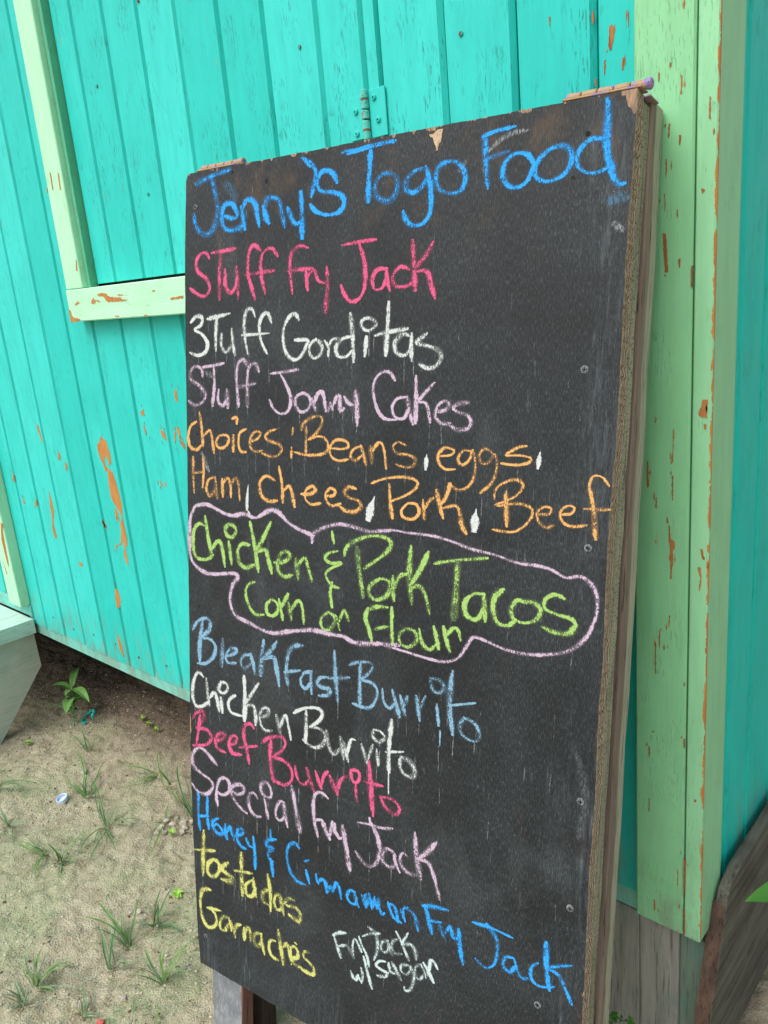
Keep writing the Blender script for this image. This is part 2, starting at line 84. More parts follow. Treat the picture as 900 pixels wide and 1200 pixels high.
PATCHES = [["wall",[[-13817,8760],[-13721,8782],[-13564,8976],[-13532,8901],[-13400,8863],[-13333,8638],[-13309,8456],[-13392,8294],[-13452,8289],[-13456,8413],[-13537,8516],[-13618,8401],[-13602,8277],[-13524,8215],[-13355,8148],[-13284,7930],[-13233,7653],[-13200,7404],[-13267,7110],[-13260,6918],[-13249,6629],[-13290,6411],[-13375,6382],[-13394,6214],[-13390,5917],[-13491,5966],[-13516,6161],[-13447,6338],[-13454,6534],[-13554,6403],[-13752,6340],[-13862,6189],[-13822,6346],[-13574,6433],[-13459,6696],[-13430,6928],[-13297,7106],[-13373,7224],[-13480,7340],[-13626,7515],[-13617,7803],[-13589,8058],[-13562,8171],[-13657,8115],[-13693,8269],[-13789,8419],[-13832,8634]]],["wall",[[-13547,7316],[-13464,7213],[-13441,7071],[-13486,6969],[-13580,7005]]],["wall",[[-10584,9282],[-10483,9314],[-10453,9167],[-10491,9111],[-10539,9189]]],["wall",[[-10673,9209],[-10634,9217],[-10654,9019],[-10703,8961]]],["wall",[[-10562,9188],[-10507,9137],[-10425,8924],[-10468,8935]]],["wall",[[-10473,9003],[-10390,9022],[-10352,8888],[-10397,8858]]],["wall",[[-11162,9197],[-11075,9215],[-11062,9091],[-11130,9073]]],["wall",[[-11780,9263],[-11724,9280],[-11673,9112],[-11719,9096]]],["wall",[[-11339,8104],[-11288,8109],[-11263,8025],[-11316,8011]]],["wall",[[-14232,6887],[-14155,6897],[-14126,6735],[-14183,6710]]],["wall",[[-11506,8132],[-11469,8121],[-11441,8007],[-11489,8017]]],["wall",[[-16689,7365],[-16644,7108],[-16647,6806],[-16811,6480],[-16760,6079],[-16887,6068],[-16943,6308],[-16808,6710],[-16789,7016]]],["wall",[[-14230,5189],[-14116,5182],[-14063,4950],[-14169,4707],[-14317,4654],[-14300,4940]]],["wall",[[-14565,3901],[-14491,3804],[-14428,3511],[-14437,3276],[-14557,3440],[-14605,3661]]],["wall",[[-16642,9046],[-16534,9016],[-16475,8662],[-16543,8644]]],["wall",[[-15753,8461],[-15679,8396],[-15723,8217],[-15811,8245]]],["wall",[[-14233,6894],[-14138,6872],[-14107,6736],[-14188,6725]]],["wall",[[-10446,10048],[-10357,10023],[-10379,9801],[-10448,9826]]],["wall",[[-11767,9582],[-11650,9616],[-11679,9485],[-11776,9481]]],["wall",[[-17579,7002],[-17478,6974],[-17538,6836],[-17650,6838]]],["wall",[[-18304,6959],[-18217,6929],[-18227,6833],[-18333,6821]]],["wall",[[-18636,7635],[-18548,7604],[-18573,7405],[-18661,7436]]],["wall",[[-15821,5598],[-15653,5588],[-15659,5496],[-15806,5486]]],["wall",[[-15532,8197],[-15454,8182],[-15464,8012],[-15546,8019]]],["wall",[[-11053,9174],[-10989,9148],[-10990,9003],[-11043,9029]]],["wall",[[-1259,14114],[-1236,14125],[-1213,14090],[-1218,13969],[-1245,13871],[-1278,13906],[-1270,14035]]],["wall",[[-1329,13788],[-1309,13789],[-1321,13646],[-1338,13658]]],["wall",[[-1058,14211],[-1043,14199],[-1047,14049],[-1059,14052]]],["wall",[[-1122,13769],[-1100,13764],[-1107,13642],[-1126,13660]]],["wall",[[-1472,14289],[-1451,14298],[-1453,14189],[-1470,14193]]],["wall",[[-1992,14379],[-1978,14375],[-1982,14277],[-1992,14279]]],["wall",[[-1443,13644],[-1429,13641],[-1427,13570],[-1441,13573]]],["post",[[-554,11935],[-520,11926],[-506,11735],[-495,11545],[-527,11538],[-544,11738]]],["post",[[-377,13427],[-362,13416],[-369,13250],[-383,13253]]],["post",[[-382,11666],[-364,11671],[-366,11573],[-381,11574]]],["post",[[-498,13006],[-486,12996],[-497,12864],[-509,12879]]],["post",[[-390,12873],[-373,12862],[-377,12772],[-392,12785]]],["post",[[-529,12666],[-516,12664],[-518,12494],[-530,12501]]],["post",[[-609,13495],[-597,13492],[-605,13403],[-617,13418]]],["post",[[-491,13565],[-477,13552],[-482,13512],[-494,13519]]],["post",[[-158,12335],[-120,12335],[-114,12302],[-142,12289]]],["post",[[-365,14082],[-348,14078],[-350,14000],[-367,14021]]],["post",[[-406,12165],[-394,12155],[-396,12080],[-408,12095]]],["post",[[-248,11584],[-230,11583],[-232,11367],[-244,11368]]],["post",[[-541,12336],[-529,12334],[-531,12166],[-540,12167]]],["post",[[-92,13170],[-76,13166],[-77,12961],[-94,12990]]],["post",[[-426,9838],[-410,9845],[-417,9611],[-419,9453],[-448,9437],[-439,9527],[-424,9610]]],["post",[[-434,9312],[-417,9314],[-418,9012],[-431,9027]]],["post",[[-728,9455],[-711,9463],[-711,9287],[-700,9152],[-725,9136],[-732,9285]]],["post",[[-624,9030],[-607,9025],[-610,8900],[-627,8905]]],["post",[[-486,8805],[-470,8801],[-472,8724],[-489,8729]]],["post",[[-465,8715],[-452,8706],[-433,8529],[-389,8518],[-392,8430],[-408,8410],[-410,8269],[-425,8042],[-443,8039],[-438,8264],[-458,8279],[-446,8422],[-464,8524]]],["post",[[-626,8500],[-608,8503],[-612,8467],[-629,8464]]],["post",[[-635,9974],[-615,9958],[-618,9900],[-631,9906]]],["post",[[-571,7382],[-557,7392],[-560,7234],[-566,7118],[-574,7268]]],["post",[[-621,7181],[-610,7184],[-612,6761],[-623,6758]]],["post",[[-449,7587],[-435,7579],[-448,7447],[-458,7445]]],["post",[[-145,10010],[-125,10089],[-96,10183],[-47,10190],[-49,9983],[-104,9980]]],["post",[[-81,9919],[-53,9914],[-58,9851],[-77,9856]]],["post",[[-101,8476],[-75,8486],[-40,8348],[-66,8361]]],["post",[[-123,8248],[-81,8255],[-74,8065],[-91,7956],[-105,7989],[-88,8132]]],["post",[[-265,6742],[-248,6747],[-247,6709],[-265,6704]]],["post",[[-228,4231],[-199,4236],[-201,3893],[-213,3621],[-228,3880]]],["post",[[-309,4039],[-297,4045],[-299,3845],[-310,3839]]],["post",[[-650,5962],[-635,5967],[-635,5935],[-649,5930]]],["post",[[-111,5179],[-83,5182],[-82,5141],[-111,5130]]],["post",[[-702,5711],[-687,5716],[-690,5570],[-702,5587]]],["post",[[-222,3436],[-203,3446],[-194,3086],[-213,3075]]],["post",[[-630,3381],[-610,3392],[-605,3232],[-625,3230]]],["post",[[-704,4887],[-689,4894],[-693,4741],[-704,4736]]],["post",[[-252,5987],[-237,5980],[-239,5860],[-254,5867]]],["rail",[[-12165,11965],[-11991,11981],[-11817,11964],[-11798,11915],[-11688,11884],[-11532,11865],[-11306,11860],[-11306,11817],[-11074,11798],[-11180,11786],[-11524,11786],[-11840,11791],[-11910,11860],[-11945,11905],[-12156,11928]]],["rail",[[-9676,11753],[-9543,11766],[-9272,11777],[-9284,11732],[-9494,11730],[-9672,11726]]],["rail",[[-13431,11718],[-13344,11691],[-13329,11605],[-13272,11544],[-13028,11516],[-13026,11477],[-13286,11463],[-13433,11460],[-13416,11589]]],["rail",[[-13063,11843],[-12966,11850],[-12928,11825],[-13015,11803],[-13102,11780],[-13155,11810]]],["rail",[[-12429,11849],[-12333,11908],[-12317,11870],[-12238,11840],[-12309,11806],[-12396,11773],[-12461,11803]]],["rail",[[-11644,11527],[-11505,11525],[-11491,11503],[-11631,11504]]],["rail",[[-10619,11497],[-10492,11492],[-10485,11471],[-10614,11472]]],["rail",[[-10216,11917],[-10128,11919],[-10133,11902],[-10214,11900]]],["rail",[[-11414,11909],[-11209,11904],[-11201,11890],[-11406,11890]]],["rail",[[-12229,11865],[-12136,11838],[-12071,11813],[-12146,11809],[-12254,11837]]],["casing",[[-13210,14396],[-13168,14353],[-13187,14046],[-13232,14052]]],["casing",[[-12902,14341],[-12857,14308],[-12885,14006],[-12940,14013]]],["casing",[[-12809,12678],[-12780,12632],[-12829,12441],[-12875,12472]]],["casing",[[-13456,14125],[-13430,14100],[-13441,14015],[-13472,14030]]],["door_casing",[[-19367,6253],[-19253,6223],[-19352,5937],[-19380,5612],[-19429,5094],[-19472,4900],[-19529,5030],[-19554,5353],[-19555,5724]]],["door_casing",[[-19811,5030],[-19781,4988],[-19679,4674],[-19746,4639]]]]
TUFTS = [["A",[-14935,-1424,0],[[-15657,-1657,315],[-16467,-806,473],[-15428,-1123,405],[-15517,-370,337],[-13965,-1333,495],[-14562,-1284,428],[-15463,-1427,360]]],["B",[-13336,-1764,0],[[-13872,-1567,350],[-12907,-2786,75],[-12052,-1445,450],[-14940,-1333,375],[-12212,-2784,75],[-12223,-2253,75],[-13334,-1387,400]]],["C",[-13528,-3160,0],[[-14038,-3377,210],[-13473,-3095,315],[-13267,-3671,45],[-14160,-3582,225],[-12851,-3717,45]]],["D",[-13039,-3085,0],[[-12545,-2956,60],[-12977,-2290,420],[-12452,-3451,60],[-12877,-2973,300],[-12768,-3290,440],[-13317,-3132,380]]],["E",[-14102,146,0],[[-15104,-364,245],[-14298,-557,52],[-14322,-278,52],[-13990,-288,52]]],["F",[-13368,-2,0],[[-14771,497,280],[-13719,8,420],[-12216,-514,60]]],["G",[-11943,-328,0],[[-13755,602,350],[-12244,-312,525],[-11989,-115,450]]],["H",[-9656,-3432,0],[[-10887,-3264,350],[-10583,-3816,525],[-10046,-3431,450],[-10331,-2818,375],[-9693,-3523,550]]],["I",[-9450,-3918,0],[[-10137,-3745,315],[-9958,-3469,473],[-9437,-3962,405],[-8889,-3858,337]]],["J",[-9619,-2873,0],[[-10135,-2364,350],[-9830,-2238,525],[-8888,-2650,75],[-9873,-3160,75],[-9441,-2834,550]]],["K",[-8240,-3582,0],[[-8894,-3522,350],[-8369,-3422,525],[-8237,-2801,450],[-7632,-3309,375],[-8392,-3939,550],[-8047,-3215,475]]],["L",[-10163,-5023,0],[[-10730,-4904,315],[-10403,-4830,473],[-9882,-4423,405],[-9662,-4912,68],[-10413,-4667,495],[-9693,-4473,428]]],["M",[-9925,-5389,0],[[-10260,-5292,315],[-10137,-5686,68],[-10087,-5515,405],[-9877,-5216,337],[-9734,-5534,495]]],["N",[-15418,-3225,0],[[-14781,-3022,245],[-15867,-3086,368],[-14546,-3443,53],[-15684,-3106,263],[-14958,-3686,52]]],["O",[-17313,-2709,0],[[-15810,-1970,280],[-16110,-2538,420],[-16552,-2467,360]]],["P",[-16762,-306,0],[[-17500,-371,245],[-16237,-117,368],[-17586,-137,315],[-16782,-70,263]]],["Q",[-8917,-4802,0],[[-9283,-4495,210],[-8555,-4693,45],[-8933,-4782,270]]],["R",[-12259,-908,0],[[-12428,-597,210],[-12262,-1084,45],[-11325,-1928,45]]]]
WF = 1.30

# ---------------------------------------------------------------- node helpers
class N:
    def __init__(s, name):
        s.m = bpy.data.materials.new(name); s.m.use_nodes = True
        s.t = s.m.node_tree; s.t.nodes.clear()
        s.out = s.t.nodes.new('ShaderNodeOutputMaterial')
        s.b = s.t.nodes.new('ShaderNodeBsdfPrincipled')
        s.t.links.new(s.b.outputs[0], s.out.inputs[0])
        s.b.inputs['Specular IOR Level'].default_value = 0.3
    def put(s, sock, v):
        if isinstance(v, bpy.types.NodeSocket): s.t.links.new(v, sock)
        elif isinstance(v, (tuple, list)):
            sock.default_value = tuple(v) + (1,) * (len(sock.default_value) - len(v))
        else: sock.default_value = v
    def node(s, kind, **kw):
        n = s.t.nodes.new(kind)
        for k, v in kw.items(): setattr(n, k, v)
        return n
    def pos(s): return s.node('ShaderNodeNewGeometry').outputs['Position']
    def obj(s): return s.node('ShaderNodeTexCoord').outputs['Object']
    def rand(s): return s.node('ShaderNodeObjectInfo').outputs['Random']
    def scale(s, v, sc, add=None):
        n = s.node('ShaderNodeVectorMath', operation='MULTIPLY'); s.put(n.inputs[0], v); s.put(n.inputs[1], sc)
        if add is None: return n.outputs[0]
        a = s.node('ShaderNodeVectorMath', operation='ADD'); s.put(a.inputs[0], n.outputs[0]); s.put(a.inputs[1], add)
        return a.outputs[0]
    def noise(s, v, scale=1.0, detail=2.0, rough=0.5, dist=0.0):
        n = s.node('ShaderNodeTexNoise'); s.put(n.inputs['Vector'], v)
        n.inputs['Scale'].default_value = scale; n.inputs['Detail'].default_value = detail
        n.inputs['Roughness'].default_value = rough; n.inputs['Distortion'].default_value = dist
        return n.outputs[0]
    def vor(s, v, scale=1.0, feature='F1'):
        n = s.node('ShaderNodeTexVoronoi', feature=feature); s.put(n.inputs['Vector'], v); n.inputs['Scale'].default_value = scale
        return n.outputs['Distance']
    def math(s, op, a, b=0.0, c=0.0, clamp=False):
        n = s.node('ShaderNodeMath', operation=op); n.use_clamp = clamp
        s.put(n.inputs[0], a); s.put(n.inputs[1], b); s.put(n.inputs[2], c); return n.outputs[0]
    def step(s, v, lo, hi, a=0.0, b=1.0):
        n = s.node('ShaderNodeMapRange', interpolation_type='SMOOTHSTEP'); s.put(n.inputs['Value'], v)
        n.inputs['From Min'].default_value = lo; n.inputs['From Max'].default_value = hi
        n.inputs['To Min'].default_value = a; n.inputs['To Max'].default_value = b; return n.outputs[0]
    def mix(s, f, a, b):
        n = s.node('ShaderNodeMix', data_type='RGBA'); s.put(n.inputs[0], f); s.put(n.inputs[6], a); s.put(n.inputs[7], b); return n.outputs[2]
    def xyz(s, v):
        n = s.node('ShaderNodeSeparateXYZ'); s.put(n.inputs[0], v); return n.outputs
    def bump(s, h, strength=0.3, dist=0.001, prev=None):
        n = s.node('ShaderNodeBump'); s.put(n.inputs['Height'], h)
        n.inputs['Strength'].default_value = strength; n.inputs['Distance'].default_value = dist
        if prev is not None: s.put(n.inputs['Normal'], prev)
        return n.outputs[0]
    def done(s, col, rough=0.6, normal=None, alpha=None):
        s.put(s.b.inputs['Base Color'], col); s.put(s.b.inputs['Roughness'], rough)
        if normal is not None: s.put(s.b.inputs['Normal'], normal)
        if alpha is not None: s.put(s.b.inputs['Alpha'], alpha)
        return s.m

ORANGE = (0.50, 0.21, 0.05)

def paint(name, base, pale, crack, grain='z', flecks=0.5, chips=0.5, corner=False, brush=0.5, rough=0.55, ranged=None):
    """weathered oil paint on softwood; grain runs along the named world axis"""
    n = N(name); p = n.pos()
    st = {'z': (1, 1, .045), 'x': (.045, 1, 1), 'y': (1, .045, 1)}[grain]
    st2 = {'z': (1, 1, .16), 'x': (.16, 1, 1), 'y': (1, .16, 1)}[grain]
    off = n.node('ShaderNodeCombineXYZ'); r = n.rand(); n.put(off.inputs[0], n.math('MULTIPLY', r, 9.0)); n.put(off.inputs[2], n.math('MULTIPLY', r, 5.0))
    fine = n.noise(n.scale(p, st, off.outputs[0]), 420, 3, .65)
    streak = n.noise(n.scale(p, st2, off.outputs[0]), 60, 3, .6)
    area = n.noise(p, 7, 3, .55)
    tone = n.math('ADD', n.math('MULTIPLY', area, .55), n.math('MULTIPLY', n.rand(), .42))
    col = n.mix(n.step(tone, .2, .75), base, pale)
    col = n.mix(n.math('MULTIPLY', n.step(streak, .35, .7), .45 * brush), col, tuple(.66 * c for c in base))
    col = n.mix(n.math('MULTIPLY', n.step(fine, .5, .75), .5 * brush), col, tuple(min(1, 1.18 * c + .008) for c in base))
    # hairline cracks where the paint dried out
    cl = n.noise(n.scale(p, (1, 1, .5)), 22, 3, .6)
    st3 = {'z': (1, 1, .10), 'x': (.10, 1, 1), 'y': (1, .10, 1)}[grain]
    hair = n.noise(n.scale(p, st3, off.outputs[0]), 560, 2, .65)
    f = n.math('MULTIPLY', n.step(hair, .58, .66), n.step(cl, .44, .66))
    col = n.mix(n.math('MULTIPLY', f, flecks), col, crack)
    # small flakes down to bare orange wood
    fl = n.noise(n.scale(p, st2, off.outputs[0]), 120, 4, .7)
    cl2 = n.noise(p, 5.5, 2, .5, .3)
    ch = n.math('MULTIPLY', n.step(fl, .685, .70), n.step(cl2, .50, .60))
    ch = n.math('MULTIPLY', ch, chips, clamp=True)
    if corner:     # arris of the corner boards rubbed to the wood
        x = n.xyz(p)
        e = n.math('SUBTRACT', n.math('MULTIPLY', n.noise(n.scale(p, (1, 1, .45)), 75, 4, .7), .0125), .0052)
        w = n.math('GREATER_THAN', x[0], n.math('MULTIPLY', e, -1.0))
        ch = n.math('MAXIMUM', ch, n.math('MULTIPLY', w, n.math('GREATER_THAN', .004, n.math('SUBTRACT', x[1], -.025))))
    # rain splash and dust on the lowest part of the boards
    zz = n.xyz(p)[2]; dirt = n.noise(n.scale(p, (1, 1, .35)), 34, 4, .65)
    col = n.mix(n.math('MULTIPLY', n.step(n.math('ADD', zz, n.math('MULTIPLY', dirt, -.22)), .16, .36, .55, 0.0), n.step(dirt, .40, .65)), col, (0.20, .235, .17))
    # splinter of grain in the bare wood
    wood = n.mix(n.step(fine, .4, .7), ORANGE, (0.36, 0.12, 0.035))
    col = n.mix(ch, col, wood)
    h = n.math('ADD', n.math('MULTIPLY', fine, .5), n.math('MULTIPLY', streak, .8))
    h = n.math('SUBTRACT', h, n.math('MULTIPLY', n.math('MAXIMUM', f, ch), .8))
    nm = n.bump(h, .8, .0010)
    return n.done(col, n.step(area, .2, .8, rough - .1, rough + .1), nm)

def wood(name, a, b, dark, grain='z', local=False, scale=1.0, bumps=.8, tint=None, sawn=False):
    n = N(name); p = n.obj() if local else n.pos()
    st = {'z': (1, 1, .05), 'x': (.05, 1, 1), 'y': (1, .05, 1)}[grain]
    off = n.node('ShaderNodeCombineXYZ'); n.put(off.inputs[0], n.math('MULTIPLY', n.rand(), 7.0))
    v = n.scale(p, st, off.outputs[0])
    g1 = n.noise(v, 55 * scale, 4, .62, .4); g2 = n.noise(v, 260 * scale, 3, .7); bl = n.noise(p, 14, 3, .6)
    col = n.mix(n.step(g1, .35, .65), a, b)
    col = n.mix(n.math('MULTIPLY', n.step(g2, .52, .68), .8), col, dark)
    col = n.mix(n.math('MULTIPLY', n.step(bl, .45, .75), .5), col, tint or dark)
    h = n.math('ADD', n.math('MULTIPLY', g1, 1.0), n.math('MULTIPLY', g2, -.8))
    if sawn:
        sm = n.noise(n.scale(p, (.3, .3, 1)), 420, 3, .7); col = n.mix(n.math('MULTIPLY', n.step(sm, .52, .62), .7), col, dark); h = n.math('SUBTRACT', h, sm)
    return n.done(col, .85, n.bump(h, bumps, .002))

TEAL = (0.014, 0.50, 0.445); TEALP = (0.040, 0.60, 0.545); TEALD = (0.012, 0.20, 0.17)
GREEN = (0.23, 0.56, 0.285); GREENP = (0.275, 0.60, 0.34)
M = {}
M['teal'] = paint('teal_paint', TEAL, TEALP, (0.02, 0.22, 0.19), flecks=.4, chips=1.0)
M['teal_rough'] = paint('teal_paint_weathered', TEAL, TEALP, (0.04, .17, .15), flecks=.75, chips=.9)
M['teal_side'] = paint('teal_paint_side', (0.004, .50, .42), (0.008, .54, .46), TEALD, flecks=.5, chips=.6)
M['teal_band'] = paint('dusty_teal_paint', (0.11, .50, .42), (0.20, .53, .45), (0.10, 0.2, 0.16), grain='x', flecks=.6, chips=.5)
M['green'] = paint('light_green_paint', GREEN, GREENP, (0.15, 0.30, 0.16), flecks=.22, chips=.30, corner=True)
M['green_side'] = paint('light_green_paint_side', (0.22, .56, .29), (0.25, .60, .32), (0.13, 0.30, 0.15), flecks=.12, chips=.1)
M['green_dim'] = paint('mid_green_paint_bead', (0.10, .42, .25), (0.13, .46, .28), (0.10, 0.08, 0.05), flecks=.8, chips=.6)
M['green_pale'] = paint('pale_green_paint', (0.41, .76, .50), (0.46, .80, .56), (0.22, 0.40, 0.2), flecks=.2, chips=.12)
M['green_rail'] = paint('pale_green_paint_rail', (0.41, .76, .50), (0.46, .80, .56), (0.25, 0.36, 0.2), grain='x', flecks=.6, chips=.35)
M['bare'] = wood('bare_orange_wood', (0.50, 0.235, 0.065), (0.42, 0.18, 0.05), (0.30, 0.12, 0.035), bumps=.4)
M['bare_dark'] = wood('bare_brown_wood', (0.40, 0.165, 0.055), (0.30, 0.11, 0.035), (0.16, 0.06, 0.02), bumps=.4)
M['core'] = wood('light_block_wood', (0.10, .075, .05), (0.07, .05, .035), (0.02, .016, .012))
M['found'] = wood('weathered_foundation_wood', (0.36, .35, .31), (0.26, .26, .23), (0.11, .11, .095), tint=(0.16, .25, .215))
M['found_green'] = wood('algae_stained_wood', (0.18, .25, .19), (0.14, .20, .155), (0.06, .09, .07), tint=(0.09, .27, .21), bumps=.5)
M['beam'] = wood('weathered_grey_beam', (0.115, .115, .092), (0.06, .06, .048), (0.014, .013, .011), grain='y', scale=.9)
M['beam_end'] = wood('split_brown_wood', (0.13, .078, .056), (0.06, .04, .03), (0.02, .014, .01))
M['frame_green'] = wood('mossy_grey_frame_wood', (0.36, .36, .25), (0.27, .27, .19), (0.06, .052, .036), local=True, tint=(.15, .18, .11), sawn=True)
M['frame_brown'] = wood('brown_grey_frame_wood', (0.26, .17, .13), (0.32, .29, .20), (0.08, .05, .04), local=True, tint=(.22, .14, .11))
def rear_wood():
    n = N('striped_rear_frame_wood'); p = n.obj(); c = n.xyz(p)
    g = n.noise(n.scale(p, (1, 1, .05)), 90, 4, .65, .3); k = n.noise(n.scale(p, (1, 1, .05)), 300, 3, .7); bl = n.noise(n.scale(p, (1, 1, .3)), 22, 3, .6)
    y = n.math('ADD', c[1], n.math('ADD', n.math('MULTIPLY', n.math('SUBTRACT', bl, .5), .010), n.math('MULTIPLY', n.math('MULTIPLY', n.math('SUBTRACT', 1.35, c[2]), -1.0), .0163)))
    col = n.mix(n.step(g, .35, .65), (0.27, .21, .17), (0.18, .14, .11))
    gr = n.mix(n.step(k, .4, .65), (0.38, .385, .29), (0.27, .275, .205))
    col = n.mix(n.step(y, .0640, .069), col, gr)
    col = n.mix(n.step(k, .58, .68), col, (0.06, .045, .035))
    return n.done(col, .85, n.bump(n.math('SUBTRACT', g, k), .9, .002))
M['rear_wood'] = rear_wood()
M['rear_shaded'] = wood('shaded_leg_wood', (0.05, .035, .028), (0.035, .026, .02), (0.012, .01, .008), local=True)  # shade on the left rear leg, painted as near-black wood
M['leg_brown'] = wood('red_brown_leg_wood', (0.20, .105, .08), (0.13, .07, .05), (0.04, .025, .02), local=True)
M['step'] = wood('scuffed_pale_teal_tread', (0.44, .64, .56), (0.40, .56, .50), (0.22, .30, .26), grain='y', bumps=.3, tint=(.38, .46, .42))
M['stringer'] = wood('dusty_grey_green_stringer', (0.50, .55, .46), (0.46, .51, .43), (0.32, .35, .29), grain='y', bumps=.25, tint=(.30, .44, .36))

def board_black():
    n = N('worn_blackboard_paint'); p = n.obj(); c = n.xyz(p)
    weave = n.noise(n.scale(p, (1, 1, .16)), 950, 3, .85)
    dust = n.noise(n.scale(p, (1, 1, .12)), 210, 3, .7)
    cloud = n.noise(p, 6.5, 4, .6, .4)
    rub = n.noise(n.scale(p, (1, 1, .22)), 26, 3, .6)
    col = n.mix(n.step(cloud, .3, .72), (0.0070, 0.0092, 0.0108), (0.0150, 0.0185, 0.0215))
    col = n.mix(n.math('MULTIPLY', n.step(weave, .48, .72), n.step(cloud, .25, .75, .35, .75)), col, (0.125, .142, .150))
    col = n.mix(n.math('MULTIPLY', n.math('MULTIPLY', n.step(dust, .60, .78), n.step(rub, .42, .70)), .6), col, (0.26, .29, .30))
    # ghost of old brown and orange writing near the top edge
    top = n.step(n.math('ADD', c[2], n.math('MULTIPLY', cloud, .1)), 1.23, 1.36)
    gh = n.noise(n.scale(p, (1, 1, .55)), 24, 4, .65, .5)
    ring = n.step(gh, .50, .72)
    col = n.mix(n.math('MULTIPLY', n.math('MULTIPLY', ring, top), .34), col, (0.12, .075, .038))
    redn = n.noise(n.scale(p, (1, 1, .5)), 19, 3, .6)
    low = n.step(c[2], .55, .95, 1.0, 0.15)
    col = n.mix(n.math('MULTIPLY', n.math('MULTIPLY', n.step(redn, .60, .72), low), .12), col, (0.10, .04, .03))
    # bluish sky sheen painted along the right and bottom margins
    er = n.step(n.math('ADD', c[0], n.math('MULTIPLY', n.math('SUBTRACT', cloud, .5), .12)), .225, .30)
    eb = n.step(n.math('ADD', c[2], n.math('MULTIPLY', n.math('SUBTRACT', cloud, .5), .15)), .17, .30, 1.0, 0.0)
    hz = n.math('MULTIPLY', n.math('MAXIMUM', er, eb), n.math('MULTIPLY', n.step(dust, .38, .70, .0, .36), n.step(rub, .40, .66, .12, 1.0)))
    col = n.mix(hz, col, (0.13, .165, .19))
    er2 = n.noise(n.scale(p, (1, 1, .6)), 9, 3, .6, 1.0)      # wiped off chalk
    col = n.mix(n.math('MULTIPLY', n.step(er2, .52, .74), n.step(weave, .3, .65, .01, .17)), col, (0.16, .18, .19))
    # tiny chalk crumbs and scratches
    sp = n.noise(p, 640, 1, .5)
    col = n.mix(n.math('MULTIPLY', n.step(sp, .75, .79), n.step(cloud, .48, .65)), col, (0.42, .44, .45))
    # paint rubbed off the edges down to the veneer
    e1 = n.noise(n.scale(p, (1, 1, .5)), 55, 4, .7)
    dr = n.math('SUBTRACT', .3055, c[0]); dt = n.math('SUBTRACT', 1.350, c[2]); dl = n.math('ADD', c[0], .3175); db = n.math('SUBTRACT', c[2], .178)
    lim = n.math('MAXIMUM', n.math('MULTIPLY', n.math('SUBTRACT', e1, .50), .016), .0002)
    lim2 = n.math('MULTIPLY', n.math('SUBTRACT', e1, .54), .05)
    w = n.math('LESS_THAN', dr, lim)
    w = n.math('MAXIMUM', w, n.math('LESS_THAN', dt, lim2))
    w = n.math('MAXIMUM', w, n.math('LESS_THAN', dl, n.math('MULTIPLY', n.math('SUBTRACT', e1, .56), .02)))
    corner = n.math('LESS_THAN', n.math('ADD', n.math('MULTIPLY', dr, .8), n.math('MULTIPLY', dt, .6)), n.math('MULTIPLY', e1, .028))
    w = n.math('MAXIMUM', w, corner)
    col = n.mix(w, col, n.mix(n.step(dust, .4, .6), (0.36, .225, .13), (0.14, .095, .06)))
    h = n.math('ADD', n.math('MULTIPLY', weave, 1.0), n.math('MULTIPLY', w, -1.2))
    return n.done(col, n.step(cloud, .3, .7, .52, .64), n.bump(h, .35, .0006))
M['black'] = board_black()

def ply_edge():
    n = N('delaminated_plywood_edge'); p = n.obj(); c = n.xyz(p)
    wob = n.noise(n.scale(p, (1, 1, .6)), 90, 4, .7)
    y = n.math('ADD', c[1], n.math('MULTIPLY', n.math('SUBTRACT', wob, .5), .007))
    lay = n.math('SINE', n.math('MULTIPLY', y, 1250.0))
    rough = n.noise(p, 330, 4, .75)
    col = n.mix(n.step(lay, -.5, .5), (0.52, .42, .30), (0.27, .21, .15))
    col = n.mix(n.step(y, .001, .006, .9, 0.0), col, (0.62, .45, .30))
    col = n.mix(n.step(rough, .56, .64), col, (0.035, .028, .02))
    h = n.math('ADD', n.math('MULTIPLY', rough, -1.0), n.math('MULTIPLY', lay, .3))
    return n.done(col, .9, n.bump(h, 1.0, .003))
M['ply'] = ply_edge()

def leg_front():
    n = N('faded_black_paint_on_leg'); p = n.obj()
    a = n.noise(n.scale(p, (1, 1, .3)), 260, 3, .7); b = n.noise(p, 30, 3, .6)
    col = n.mix(n.step(b, .3, .7), (0.14, .155, .17), (0.21, .225, .24))
    col = n.mix(n.math('MULTIPLY', n.step(a, .48, .66), .6), col, (0.32, .33, .35))
    return n.done(col, .75, n.bump(a, .6, .0008))
M['leg_front'] = leg_front()

